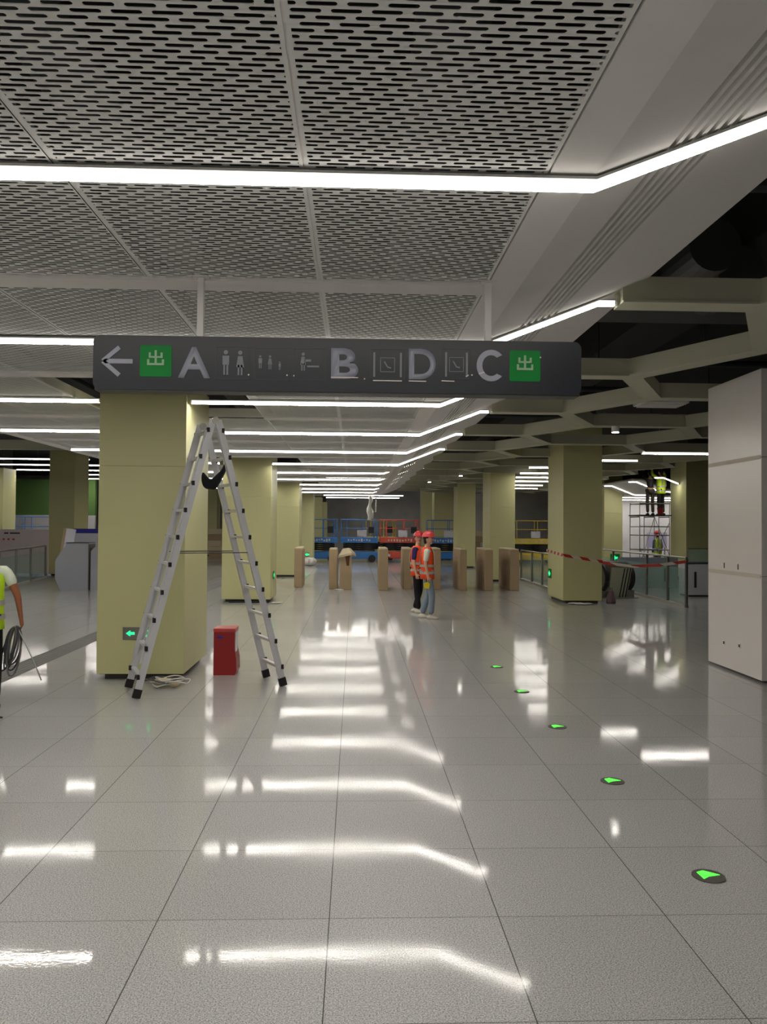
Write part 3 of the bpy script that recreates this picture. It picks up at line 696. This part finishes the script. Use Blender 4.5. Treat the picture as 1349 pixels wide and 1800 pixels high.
# ------------------------------------------------------------------ scissor lifts
def lift(x0, x1, y, m_, label, paper=True, extra=0, railc=None, group='scissor lifts parked at the far end'):
    L = x1-x0; t = thing('scissor_lift', label, 'scissor lift', ((x0+x1)/2, y, 0), 0, group); h = L/2; W = .8
    MB().box((-h, 0, .18), (h, W, .55), bev=.04).build('chassis', m_, t)
    MB().box((-h+.25, -.012, .28), (-h+.55, 0, .42)).build('badge', M_PAPER, t)
    for s in (-1, 1):
        for yy in (-.03, W-.12):
            wv_ = MB(); wv_.cyl((s*(h-.3), yy, .19), .19, .15, 'Y', 20); wv_.build('wheel', M_BLACK, t)
    m = MB()
    for q in range(4):
        z = .6+q*.1
        for yy in (.1, W-.1): m.bar((-h+.15, yy, z), (h-.15, yy, z+.09), .04, .06, (0,1,0)); m.bar((h-.15, yy, z), (-h+.15, yy, z+.09), .04, .06, (0,1,0))
    m.build('scissor_arms', M_DARK, t)
    MB().box((-h, 0, 1.0), (h, W, 1.28), bev=.02).build('platform', m_, t)
    m = MB(); z1 = 2.2
    for yy in (.02, W-.02):
        m.tube([(-h+.03, yy, 1.28), (-h+.03, yy, z1), (h-.03, yy, z1), (h-.03, yy, 1.28)], .022, 8); m.tube([(-h+.03, yy, 1.75), (h-.03, yy, 1.75)], .018, 8)
        for q in (-.33, .1, .4): m.tube([(L*q, yy, 1.28), (L*q, yy, z1)], .018, 8)
    for xx in (-h+.03, h-.03): m.tube([(xx, .02, z1), (xx, W-.02, z1)], .022, 8)
    m.build('guard_rail', railc or m_, t)
    MB().box((h-.5, -.04, 1.5), (h-.2, .02, 1.85), bev=.01).build('control_box', M_DARK, t)
    if paper: MB().box((-.1, -.03, 1.32), (.38, -.024, 1.66)).build('notice_sheet', M_PAPER, t)
    m = MB(); random.seed(int(abs(x0*10)+3))
    for q in range(9): m.box((-h*.6+q*L*.07, -.006, 1.05+random.random()*.08), (-h*.6+q*L*.07+.08, -.001, 1.16+random.random()*.06))
    m.build('stickers', mat('sticker_pale', (196, 190, 186), .6), t)
    return t
lift(-2.75, -.9, 41.0, M_BLUE, 'blue scissor lift partly behind the fourth left column', False)
lift(-.75, 1.2, 41.3, M_BLUE, 'blue scissor lift with white notice, below the hanging sheet')
lift(1.32, 3.45, 41.8, M_LRED, 'red scissor lift behind the two workers')
lift(3.75, 5.7, 41.2, M_BLUE, 'blue scissor lift right of the workers, behind the right columns')
lift(.6, 2.3, 44.3, M_LYEL, 'dull yellow scissor lift behind the gap of the blue and red lifts', False)
lift(7.9, 10.4, 40.6, M_LYEL, 'yellow scissor lift with orange deck beside the taped column')
lift(-15.9, -13.2, 37.8, M_BLUE, 'blue scissor lift by the green wall in the left hall', False)
for i, (x, y, sx, z, hh, lab) in enumerate([(6.5, 43.5, .8, 0, 1.5, 'tall carton stack between the right columns'), (-13.0, 44, 1.1, 0, 1.75, 'brown carton pile beside the nearest column in the left hall'), (-8.0, 46, .8, 0, 1.5, 'carton pile seen behind the nearest column edge')]):
    t = thing('carton_pile', lab, 'cartons', (x, y, 0))
    z = 0; random.seed(i)
    while z < hh:
        q = random.uniform(.25, .4); dx = random.uniform(-.1, .1); MB().box((dx-sx/2, -.3, z), (dx+sx/2, .3, z+q-.01), bev=.01).build('carton', M_CARD if random.random() < .6 else M_CARDL, t); z += q
# hanging white sheet
t = thing('hanging_sheet', 'white plastic sheet hanging in a twist from the far ceiling', 'plastic sheet', (.72, 38.0, 0))
m = MB(); R = []
for i in range(10):
    z = 3.33-i*.125; r = .05+.012*i+.03*math.sin(i*1.3); R.append([((r*(1+.25*math.sin(3*a+i)))*math.cos(a)+.02*math.sin(i), .5*r*math.sin(a), z-.06*math.sin(2*a)*(i > 7)) for a in [2*PI*k/14 for k in range(14)]])
m.loft(R); m.build('sheet', M_PLASTIC, t, True)
MB().tube([(.28, 0, 3.33), (.27, 0, 2.9), (.26, 0, 2.55)], [.015, .03, .035], 8).build('strand', M_PLASTIC, t)

# ------------------------------------------------------------------ left hall furniture
def glass_rail(pts, label, h=1.1, post=M_STEEL, base=True):
    p0 = Vector(pts[0]+(0,)); t = thing('glass_railing', label, 'railing', tuple(p0), 0, None)
    P = [Vector(p+(0,))-p0 for p in pts]
    for a in P: MB().box((a.x-.03, a.y-.03, 0), (a.x+.03, a.y+.03, h), bev=.006).build('post', post, t)
    MB().tube([tuple(p+Vector((0,0,h))) for p in P], .025, 10).build('top_rail', post, t)
    for a, b in zip(P, P[1:]):
        d = (b-a).normalized(); s = d.cross(Vector((0,0,1)))
        g = MB(); g.bar(a+d*.07+Vector((0,0,.5)), b-d*.07+Vector((0,0,.5)), .012, .82, s); g.build('glass_pane', M_GLASS, t)
    if base: g = MB(); g.bar(P[0]+Vector((0,0,.03)), P[-1]+Vector((0,0,.03)), .1, .06, (P[-1]-P[0]).cross(Vector((0,0,1)))); g.build('kerb', mat('pale_stone', (176, 174, 166), .5), t)
    return t
glass_rail([(-9.7, 22.1), (-10.0, 23.9), (-10.3, 25.7), (-10.75, 28.1)], 'glass railing with steel posts in the left hall')
glass_rail([(-14.6, 25.5), (-12.9, 25.7), (-11.4, 25.9)], 'rear glass railing in front of the printed banner', 1.15, M_STEEL, False)
t = thing('banner', 'pale pink printed banner barrier in the left hall', 'banner', (-12.4, 28.6, 0))
MB().box((-2.2, 0, .1), (1.55, .03, 1.66)).build('banner_sheet', mat('pinkish_banner', (238, 224, 226), .6, var=.05, scale=2), t)
m = MB()
for q in range(8): m.box((-.9+q*.17, -.004, 1.28), (-.82+q*.17, -.001, 1.34))
m.build('headline', M_LRED, t)
m = MB()
for a, b in ((-1.5, -1.1), (-1.0, -.7), (.0, .15), (.2, .55)): m.box((a, -.004, 1.5), (b, -.001, 1.55))
m.build('logo_line', mat('dark_ink', (60, 60, 76), .6), t)
for s in (-2.1, 1.45): MB().box((s, .03, 0), (s+.05, .08, 1.6)).build('support', M_STEEL, t)
def grey_panel(poly, x, lab):
    t = thing('partition_panel', lab, 'partition', (x, 22.6, 0), 0, 'grey partition panels')
    MB().prism(poly, 0, .5, 'XZ').build('panel', M_GREYPANEL, t)
    m = MB(); ys = sorted(p[0] for p in poly); m.box((ys[-1]-.015, -.01, .02), (ys[-1]+.015, .51, 1.3)); m.build('edge_strip', mat('brown_edge', (84, 78, 70), .5), t)
    MB().prism([(poly[1][0]-.02, 1.325), (ys[-1], 1.325), (ys[-1], 1.345), (poly[1][0]-.02, 1.345)], -.02, .52, 'XZ').build('capping', mat('dark_cap', (74, 76, 80), .5), t)
grey_panel([(0, .84), (.32, 1.325), (.93, 1.325), (.93, 0), (.15, 0), (0, .33)], -8.38, 'left grey panel with clipped corners beside the nearest column')
grey_panel([(.0, 1.1), (.22, 1.325), (1.6, 1.325), (1.6, 0), (0, 0), (0, .5)], -7.40, 'right grey panel running behind the nearest column')
t = thing('notice_board', 'blue headed notice board behind the grey panels', 'notice board', (-8.0, 24.6, 0))
MB().box((-.6, 0, .9), (1.2, .03, 1.72)).build('board', M_PAPER, t); MB().box((-.6, -.004, 1.58), (1.2, -.001, 1.72)).build('header', M_BLUELAB, t); MB().box((-.5, .03, 0), (-.45, .06, 1.7)).build('stand', M_STEEL, t); MB().box((.9, .03, 0), (.95, .06, 1.7)).build('stand', M_STEEL, t)
t = thing('leaning_board', 'white board leaning in a brown frame on the left grey panel', 'board', (-8.5, 23.6, 0))
m = MB(); m.box((0, 0, .9), (.28, .03, 1.72), Matrix.Rotation(.15, 3, 'Y')); m.build('board', M_PAPER, t); m = MB(); m.box((-.07, -.01, .9), (0, .04, 1.72), Matrix.Rotation(.15, 3, 'Y')); m.build('frame', M_CARD, t)
t = thing('wall_speaker', 'small dark grey box mounted on the green wall', 'wall box', (-19.3, 43.9, 2.75)); MB().box((-.25, 0, -.2), (.25, .1, .2), bev=.02).build('case', M_DARK, t); MB().box((-.2, -.01, -.15), (.2, 0, .15)).build('grille', M_BLACK, t)

# ------------------------------------------------------------------ right side: escalator, railings, cabinet, tape
glass_rail([(7.78, 18.4), (7.82, 19.6), (7.88, 21.2), (7.95, 24.2), (8.0, 27)], 'glass railing with steel end post right of the escalator', 1.16)
glass_rail([(5.85, 23.2), (5.87, 24.7), (5.89, 26.2), (5.9, 28)], 'glass railing behind the taped column beside the last fare gate', 1.05)
es = thing('escalator', 'escalator head with black handrails between the taped column and glass railing', 'escalator', (7.08, 20.9, 0), .38)
def handrail(x):
    pts = []
    for k in range(13):
        a = -PI/2-PI*k/12; pts.append((x, .35+.33*math.cos(a), .52+.36*math.sin(a)))
    pts = [(x, 2.3, .16)]+pts+[(x, 2.3, .88)]
    m = MB(); m.tube(pts, .06, 10); return m
for x in (-.45, .42):
    handrail(x).build('handrail', M_BLACK, es, True)
    MB().prism([(.35, .2), (.12, .3), (.06, .52), (.12, .75), (.35, .84), (2.2, .84), (2.2, .2)], x-.012, x+.012, 'YZ').build('balustrade', mat('dim_steel', (120, 118, 104), .35, metal=.6), es)
    MB().box((x-.12, .1, 0), (x+.12, 2.2, .19), bev=.02).build('skirt', M_STEEL, es)
m = MB(); m.prism([(-.42, .02), (.18, .02), (.36, .78), (-.32, .82)], .0, .04, 'XZ'); m.build('cover_panel', mat('olive_steel', (168, 166, 144), .4, metal=.2), es)
m = MB()
for q in range(3): m.prism([(.12-q*.1, .02), (.15-q*.1, .02), (.33-q*.1, .78), (.30-q*.1, .78)], -.012, -.001, 'XZ')
m.build('dark_slot', M_BLACK, es)
MB().box((-.55, -.25, 0), (.36, .9, .02)).build('landing_plate', M_STEEL, es)
# cabinet beyond
t = thing('cabinet', 'white low cabinet with dark handle slots left of the white pillar', 'cabinet', (9.05, 21.3, 0))
MB().box((0, 0, .05), (2.2, .6, .9), bev=.01).build('body', mat('cabinet_white', (190, 192, 200), .5), t); MB().box((-.02, -.02, .9), (2.25, .62, .93)).build('top', M_DARK, t)
MB().box((.17, -.012, .25), (.23, 0, .68)).build('handle', M_DARK, t); MB().box((.02, .02, 0), (2.18, .58, .05)).build('plinth', M_BASE, t)
g = MB(); g.box((.1, .25, .93), (2.2, .262, 1.28)); g.build('glass_screen', M_GLASS, t); MB().tube([(.1, .256, .93), (.1, .256, 1.3), (2.2, .256, 1.3)], .015, 8).build('screen_frame', M_STEEL, t)
# low white partition behind the railing
t = thing('partition', 'pale low partition behind the glass railing', 'partition', (8.2, 24.5, 0)); MB().box((0, 0, 0), (1.9, .08, .95), bev=.01).build('panel', mat('pale_blue_panel', (150, 160, 170), .5), t); MB().box((1.45, -.01, .2), (1.5, 0, .6)).build('handle', M_DARK, t)
# barrier tape
def tape(pts, label, wd=.07):
    m = MB(); R = []
    for i in range(len(pts)-1):
        a, b = Vector(pts[i]), Vector(pts[i+1]); n = 8
        for k in range(n+(i == len(pts)-2)):
            p = a.lerp(b, k/n); dd = (b-a); nx, ny = -dd.y, dd.x; q = .002/math.hypot(nx, ny); nx *= q; ny *= q
            R.append([(p.x-nx, p.y-ny, p.z-wd/2), (p.x+nx, p.y+ny, p.z-wd/2), (p.x+nx, p.y+ny, p.z+wd/2), (p.x-nx, p.y-ny, p.z+wd/2)])
    m.loft(R); return tag(m.build('barrier_tape', M_TAPE), label, 'barrier tape')
tape([(5.09, 20.95, 1.25), (5.09, 19.285, 1.18), (6.075, 19.285, 1.02)], 'red and white barrier tape across the front of the olive column')
tape([(6.085, 19.29, 1.0), (6.7, 19.0, .93), (7.2, 18.6, .98), (7.75, 18.34, 1.08)], 'red and white barrier tape strung from column to railing post')
# bag
t = thing('bag', 'small dark purple bag slumped at the foot of the taped column', 'bag', (6.3, 19.35, 0), .2)
t.scale = (.62, .62, .66)
m = MB(); m.loft([[(.15*sx*k_, .1*sy*k_, z) for sx, sy in ((-1,-1),(0,-1.2),(1,-1),(1.1,0),(1,1),(0,1.2),(-1,1),(-1.1,0))] for z, k_ in ((0, 1), (.12, 1.05), (.3, .8), (.45, .55), (.5, .3))]); m.build('bag_body', mat('purple_cloth', (112, 90, 96), .9, bump=.4), t, True)
MB().tube([(-.03, -.02, .48), (-.04, -.02, .58), (.04, -.02, .58), (.03, -.02, .48)], .01, 6).build('strap', M_BLACK, t)
# plastic scraps
for x, y, a, b, h, lab in ((5.45, 19.05, .35, .16, .05, 'white plastic scraps at the foot of the taped column'), (-2.25, 37.3, .5, .4, .42, 'bulky white plastic bundle at the foot of the fourth left column'), (-1.85, 19.0, .2, .1, .04, 'plastic scraps at the foot of the second left column')):
    m = MB(); random.seed(int(x*10))
    for q in range(5): m.ell((random.uniform(-.5, .5)*a, random.uniform(-.5, .5)*b, h*.45), (a*random.uniform(.3, .6), b*random.uniform(.3, .6), h*random.uniform(.35, .5)), rot=Matrix.Rotation(random.random(), 3, 'Z'))
    o = m.build('plastic_scrap', M_PLASTIC, None, True); o.location = (x, y, .0); tag(o, lab, 'plastic scrap')
t = thing('dark_mat', 'dark crumpled floor mat under the second left column corner', 'mat', (-2.55, 19.35, 0)); MB().box((-.45, -.18, .001), (.5, .2, .03), bev=.01).build('sheet', M_BLACKCLOTH, t)

# ------------------------------------------------------------------ scaffold in the right hall
sc_ = thing('scaffold', 'steel tube scaffold tower with a plank deck in the right hall', 'scaffold', (11.12, 29.3, 0)); sc_.scale = (.5, .8, .912)
X0, X1 = -1.0, 1.25
for x in (X0, .1, X1):
    for y in (0, 1.3):
        MB().tube([(x, y, 0), (x, y, 3.1 if x != .1 else 2.55)], .028, 8).build('upright', M_STEEL, sc_)
m = MB()
for z in (.5, 1.15, 1.75, 2.1, 3.05):
    for y in (0, 1.3): m.tube([(X0, y, z), (X1, y, z)], .022, 8)
for x in (X0, .1, X1):
    for z in (.5, 1.15, 1.75, 2.5): m.tube([(x, 0, z), (x, 1.3, z)], .022, 8)
m.build('ledger', M_STEEL, sc_)
for a, b in (((X0, .5), (.1, 2.5)), ((.1, 2.5), (X1, .9)), ((X0, 1.15), (.1, .3)), ((.3, 1.2), (X1, 2.3))):
    MB().tube([(a[0], -.03, a[1]), (b[0], -.03, b[1])], .022, 8).build('brace', M_STEEL, sc_)
MB().box((X0-.05, -.1, 2.54), (X1+.1, 1.4, 2.59)).build('deck', M_DARK, sc_)
# cluttered rack left of the scaffold
t = thing('rack', 'cluttered white wire rack between the far columns', 'rack', (12.5, 38.6, 0))
m = MB()
for z in (.3, .8, 1.3, 1.8, 2.3, 2.8):
    m.box((-.35, 0, z), (.45, .5, z+.03))
m.build('shelf', M_WHITE, t)
for x in (-.35, .42):
    MB().box((x, 0, 0), (x+.03, .03, 2.85)).build('upright', M_STEEL, t)
m = MB(); random.seed(11)
for q in range(60):
    z = random.choice((.33, .83, 1.33)); x = random.uniform(-.33, .35); s = random.uniform(.04, .14); m.box((x, -.02, z), (x+s, .2, z+random.uniform(.06, .3)))
tag(m.build('clutter', mat('mixed_clutter', (150, 152, 130), .6, var=.5, scale=9), t), kind='stuff')
t = thing('signboard', 'pale lilac board standing behind the scaffold', 'board', (15.0, 39, 0)); MB().box((-.5, 0, .9), (.5, .05, 1.65)).build('board', mat('lilac_board', (168, 164, 196), .6), t); MB().box((-.45, .05, 0), (-.4, .1, 1.6)).build('support', M_STEEL, t); MB().box((.4, .05, 0), (.45, .1, 1.6)).build('support', M_STEEL, t)

# ------------------------------------------------------------------ people
def skin_obj(name, V, E, m_, parent, root=0, sub=1, extra=None):
    """V: (pos, rx, ry); grown by a skin modifier and baked to a plain mesh"""
    me = bpy.data.meshes.new(name); me.from_pydata([v[0] for v in V], E, []); ob = bpy.data.objects.new(name, me); COL.objects.link(ob)
    md = ob.modifiers.new('skin', 'SKIN'); md.use_smooth_shade = True
    for i, d in enumerate(me.skin_vertices[0].data):
        d.radius = (V[i][1], V[i][2]); d.use_root = (i == root)
    s2 = ob.modifiers.new('sub', 'SUBSURF'); s2.levels = sub; s2.render_levels = sub
    dg = bpy.context.evaluated_depsgraph_get(); dg.update()
    nm = bpy.data.meshes.new_from_object(ob.evaluated_get(dg)); bpy.data.objects.remove(ob); bpy.data.meshes.remove(me)
    bm = bmesh.new(); bm.from_mesh(nm); bpy.data.meshes.remove(nm)
    mb = MB(); mb.bm.free(); mb.bm = bm
    if extra: extra(mb)
    return mb.build(name, m_, parent, True)
def person(label, loc, rz, o, pose=None, fingers=True, scale=1.0):
    J = dict(pel=(0,0,.93), waist=(0,0,1.06), chest=(0,.0,1.27), nb=(0,-.01,1.42), neck=(0,.0,1.48), chin=(0,.02,1.545), head=(0,.015,1.61), top=(0,.0,1.665),
             sR=(.165,0,1.385), eR=(.21,-.02,1.10), wR=(.22,.05,.86), sL=(-.165,0,1.385), eL=(-.21,-.02,1.10), wL=(-.22,.05,.86),
             hR=(.09,0,.90), kR=(.10,.02,.48), aR=(.10,-.02,.09), hL=(-.09,0,.90), kL=(-.10,.02,.48), aL=(-.10,-.02,.09), face=0.0)
    if pose: J.update(pose)
    t = thing('person', label, 'person', loc, rz, None); t.scale = (scale,)*3
    v = {k: Vector(p) for k, p in J.items() if k not in ('face', 'grip')}; fa = J['face']
    Rf = Matrix.Rotation(fa, 3, 'Z')
    names = ['pel','waist','chest','nb','neck','chin','head','top','sR','eR','wR','sL','eL','wL','hR','kR','aR','hL','kL','aL']
    rad = dict(pel=(.13,.10), waist=(.115,.09), chest=(.14,.10), nb=(.075,.06), neck=(.05,.05), chin=(.055,.065), head=(.073,.088), top=(.05,.06), sR=(.055,.055), eR=(.038,.038), wR=(.026,.022), sL=(.055,.055), eL=(.038,.038), wL=(.026,.022),
               hR=(.08,.08), kR=(.055,.055), aR=(.036,.036), hL=(.08,.08), kL=(.055,.055), aL=(.036,.036))
    V = [(tuple(v[n]), *rad[n]) for n in names]; ix = {n: i for i, n in enumerate(names)}
    E = [(ix[a], ix[b]) for a, b in (('pel','waist'),('waist','chest'),('chest','nb'),('nb','neck'),('neck','chin'),('chin','head'),('head','top'),('chest','sR'),('sR','eR'),('eR','wR'),('chest','sL'),('sL','eL'),('eL','wL'),('pel','hR'),('hR','kR'),('kR','aR'),('pel','hL'),('hL','kL'),('kL','aL'))]
    for s in 'RL':
        d = (v['w'+s]-v['e'+s]).normalized(); sg = 1 if s == 'R' else -1
        lat = Vector((0, 1, 0)); lat = (lat-d*lat.dot(d)).normalized(); nrm = d.cross(lat)
        palm = v['w'+s]+d*.055; V.append((tuple(palm), .030, .016)); pi_ = len(V)-1; E.append((ix['w'+s], pi_))
        curl = Vector((-sg, 0, 0)); curl = (curl-d*curl.dot(d)).normalized()
        if fingers:
            grip = J.get('grip', .5)
            for q, ln in ((-.030, .062), (-.010, .075), (.010, .080), (.029, .072)):
                a = palm+lat*q+d*.02; V.append((tuple(a), .0085, .0085)); i0 = len(V)-1; E.append((pi_, i0))
                b = a+(d*(1-.3*grip)+curl*.5*grip)*ln*.5; V.append((tuple(b), .0085, .0085)); E.append((i0, len(V)-1))
                c = b+(d*(1-grip)+curl*grip)*ln*.5; V.append((tuple(c), .0065, .0065)); E.append((len(V)-2, len(V)-1))
            a = palm-d*.02+lat*.03; V.append((tuple(a), .011, .011)); E.append((pi_, len(V)-1)); b = a+d*.035+lat*.022+curl*.01; V.append((tuple(b), .009, .009)); E.append((len(V)-2, len(V)-1))
    hd = v['head']
    def H(x, y, z): return tuple(hd+Rf @ Vector((x, y, z)))
    def extra(mb):
        mb.ell(H(0, .098, -.022), (.013, .02, .022), 8, 6, Rf)          # nose
        mb.ell(H(.078, -.005, -.02), (.012, .02, .03), 8, 6, Rf); mb.ell(H(-.078, -.005, -.02), (.012, .02, .03), 8, 6, Rf)
        mb.ell(H(0, .01, 0), (.078, .093, .105), 14, 10, Rf); mb.ell(H(0, .055, -.085), (.035, .035, .028), 10, 8, Rf)
    skin_obj('body', V, E, o.get('skin', M_SKIN), t, 0, 1, extra)
    m = MB()
    for s in (-1, 1): m.ell(H(s*.032, .092, .004), (.014, .008, .007), 8, 6, Rf)
    m.build('eyes', M_HAIR, t, True)
    m = MB(); m.ell(H(0, .09, -.062), (.024, .008, .007), 8, 6, Rf); m.build('mouth', mat('lips', (150, 72, 70), .5), t, True)
    m = MB(); m.ell(H(0, -.022, .025), (.088, .088, .10), 14, 10, Rf); m.ell(H(0, -.045, -.05), (.065, .05, .07), 12, 8, Rf); m.build('hair', M_HAIR, t, True)
    if 'helmet' in o:
        m = MB(); R = []
        for k in range(7):
            a = k/6*PI/2; r = math.cos(a); R.append([H(.112*r*math.cos(b), .005+.135*r*math.sin(b), .042+.105*math.sin(a)) for b in [2*PI*j/20 for j in range(20)]])
        R[-1] = [H(.004*math.cos(b), .004*math.sin(b), .148) for b in [2*PI*j/20 for j in range(20)]]
        m.loft([[H(.122*math.cos(b), .012+(.165 if math.sin(b) > 0 else .142)*math.sin(b), .036) for b in [2*PI*j/20 for j in range(20)]]]+R); he = m.build('helmet', o['helmet'], t, True)
        m = MB(); m.box((-.012, -.1, .14), (.012, .11, .155)); 
        for vv in m.bm.verts: vv.co = Vector(H(*vv.co))
        m.build('helmet_ridge', o['helmet'], he)
    # trousers
    up = .02; TV = [(tuple(v['pel']+Vector((0,0,.0))), .13, .10), (tuple(v['hR']), .092, .092), (tuple(v['kR']), .072, .072), (tuple(v['aR']+Vector((0,0,-.01))), .064, .064), (tuple(v['hL']), .092, .092), (tuple(v['kL']), .072, .072), (tuple(v['aL']+Vector((0,0,-.01))), .064, .064)]
    skin_obj('trousers', TV, [(0,1),(1,2),(2,3),(0,4),(4,5),(5,6)], o['trousers'], t)
    for s in 'RL':
        a = v['a'+s]; fd = (Vector((0, 1, 0)) if not pose or 'foot' not in pose else Vector(pose['foot'])); z0 = a.z-.09
        m = MB(); m.loft([[tuple(Vector((a.x, a.y, z0))+Vector((x*.044*wd, -.08+L_*.235, z))) for x, z in ((-1, 0), (1, 0), (1, hz*.6), (.5, hz), (-.5, hz), (-1, hz*.6))] for L_, wd, hz in ((0, .8, .06), (.25, 1, .085), (.5, 1, .075), (.8, 1.05, .05), (1, .6, .03))])
        m.build('shoe', o.get('shoes', M_SHOE), t, True)
    # shirt: torso and sleeves
    tor = [(tuple(v['pel']+Vector((0,0,.06))), .14, .105), (tuple(v['waist']), .13, .10), (tuple(v['chest']), .15, .108), (tuple(v['nb']+Vector((0,0,-.02))), .085, .07)]
    slen = o.get('sleeve', .55)
    for s in 'RL':
        tor.append((tuple(v['s'+s]), .068, .068)); 
        e = v['s'+s].lerp(v['e'+s], slen/.6 if slen <= .6 else 1); tor.append((tuple(e), .056, .056))
        if slen > .6: tor.append((tuple(v['e'+s].lerp(v['w'+s], .9)), .038, .038))
    st = 3 if slen > .6 else 2; Es = [(0,1),(1,2),(2,3)]
    for q in range(2):
        b = 4+q*st; Es += [(2, b)]+[(b+i, b+i+1) for i in range(st-1)]
    skin_obj('shirt', tor, Es, o['shirt'], t)
    if 'vest' in o:
        lean = v['nb']-v['pel']
        def ring(z, rx, ry, off=0):
            f_ = (z-.93)/.49; c = v['pel']+lean*f_ if f_ > 0 else v['pel'].copy(); return [(c.x+(rx+off)*math.copysign(abs(math.cos(a))**.8, math.cos(a)), c.y+(ry+off)*math.sin(a), z) for a in [2*PI*j/24 for j in range(24)]]
        prof_ = [(.80, .185, .145), (.92, .182, .142), (1.06, .172, .135), (1.2, .182, .138), (1.32, .185, .132), (1.40, .155, .105), (1.44, .095, .08)]
        m = MB(); m.loft([ring(*p) for p in prof_], False)
        ve = m.build('vest', o['vest'], t, True); sd = ve.modifiers.new('solid', 'SOLIDIFY'); sd.thickness = .008
        for z in (.90, 1.04):
            m = MB(); m.loft([ring(z, .186, .146, .002), ring(z, .186, .146, .006), ring(z+.05, .183, .143, .006), ring(z+.05, .183, .143, .002)], False); m.build('reflective_band', M_REFL, ve)
        for x in (-.09, .09):
            for sgn in (-1, 1):
                m = MB(); c = v['pel']
                pts = [(x*1.05, sgn*(.137), 1.08), (x*1.0, sgn*.137, 1.22), (x*.95, sgn*.125, 1.33), (x*.8, sgn*.098, 1.41)]
                R = [[(p[0]-.025, p[1]+c.y, p[2]), (p[0]+.025, p[1]+c.y, p[2]), (p[0]+.025, p[1]+c.y+sgn*.012, p[2]), (p[0]-.025, p[1]+c.y+sgn*.012, p[2])] for p in pts]
                m.loft(R); m.build('shoulder_band', M_REFL, ve)
    return t
person('worker in light jeans and orange vest with pale red helmet, holding a yellow tool', (1.47, 16.05, 0), -PI/2-.12,
       dict(helmet=M_HELMP, vest=M_ORANGE, shirt=M_TEE, trousers=M_JEAN),
       dict(aR=(.09, .08, .09), kR=(.1, .10, .48), aL=(-.1, -.10, .09), kL=(-.1, .02, .49), eR=(.22, -.03, 1.12), wR=(.20, .02, .86), face=-.2), True, 1.0)
person('worker in black trousers and orange vest with dark red helmet, looking at the camera', (1.36, 17.1, 0), -PI/2-.45,
       dict(helmet=M_HELM, vest=M_ORANGE, shirt=M_NAVY, trousers=M_BLACKCLOTH),
       dict(aR=(.09, .06, .09), aL=(-.1, -.1, .09), face=-.95), True, 1.0)
t = thing('hand_tool', 'yellow hand tool carried by the worker in light jeans', 'tool', (1.44, 15.82, .70)); t.scale = (.65, 1, .75); m = MB(); m.prism([(-.08, -.1), (.06, -.12), (.1, .02), (.02, .07), (-.09, .03)], -.02, .02, 'XZ'); m.build('head', mat('yellow_tool', (225, 205, 30), .5), t); MB().tube([(-.01, 0, .05), (-.01, 0, .13)], .014, 8).build('handle', M_DARK, t)
person('worker in yellow vest at the left edge carrying a coil of cables', (-3.67, 8.05, 0), .25,
       dict(vest=M_YELLOW, shirt=mat('pale_tee', (214, 222, 200), .8), trousers=M_BLACKCLOTH, skin=M_SKIN2, shoes=M_BLACK, sleeve=.42),
       dict(sR=(.185,0,1.40), eR=(.30, .0, 1.13), wR=(.33, .04, .89), grip=1.0), True, 1.0)
t = thing('cable_coil', 'coil of grey cables hanging from the hand of the worker at the left edge', 'cable', (-3.37, 8.12, .80)); random.seed(5)
for q in range(7):
    L_ = random.uniform(.34, .5); wdt = random.uniform(.04, .12); sh = random.uniform(-.14, -.02)
    pts = [(sh*(1-math.cos(a))*.5+wdt*math.sin(a)*.6-.02, .03*math.sin(a+q), -L_*.5*(1-math.cos(a))+.02) for a in [2*PI*i/24 for i in range(24)]]
    MB().tube(pts, .009, 6, True).build('loop', M_CABLE if q % 3 else M_PIPE, t, True)
MB().tube([(0, 0, .0), (.08, 0, -.16), (.17, .0, -.35), (.24, .0, -.52)], .006, 6).build('loose_end', mat('pale_wire', (170, 172, 160), .5), t, True)
m = MB(); m.tube([(-4.2, 7.3, .01), (-3.9, 7.45, .012), (-3.62, 7.75, .03), (-3.46, 7.76, .012), (-3.33, 7.7, .01)], .009, 6); tag(m.build('hose', M_BLACK, None, True), 'short black hose lying on the floor at the left edge', 'hose')
person('worker in dark clothes standing on the left of the scaffold deck', (11.22, 29.85, 2.362), 0, dict(shirt=M_DARK, trousers=mat('brown_grey_trousers', (70, 62, 58), .9), shoes=M_BLACK, sleeve=1),
       dict(eR=(.2, .12, 1.5), wR=(.16, .2, 1.72), eL=(-.2, .12, 1.5), wL=(-.16, .2, 1.72)), False)
person('worker with lime vest reaching up on the right of the scaffold deck', (11.58, 29.7, 2.362), .5, dict(vest=M_YELLOW, shirt=M_YELLOW, trousers=M_BLACKCLOTH, shoes=M_BLACK, sleeve=1),
       dict(eR=(.36, .1, 1.52), wR=(.28, .2, 1.74), eL=(-.36, .1, 1.52), wL=(-.28, .2, 1.74)), False)
person('worker in red helmet with blue sleeves standing behind the glass railing', (12.25, 31.8, 0), .4, dict(helmet=M_HELM, vest=M_YELLOW, shirt=mat('blue_shirt', (30, 80, 130), .8), trousers=M_DARK, shoes=M_BLACK, sleeve=1), None, False)
t = thing('bucket', 'red bucket on the scaffold deck between the workers', 'bucket', (11.42, 29.36, 2.362)); 
m = MB(); m.tube([(0, 0, 0), (0, 0, .26)], [.09, .12], 16); m.build('pail', M_RED, t); MB().tube([(-.12, 0, .26), (0, 0, .42), (.12, 0, .26)], .006, 6).build('handle', M_STEEL, t)
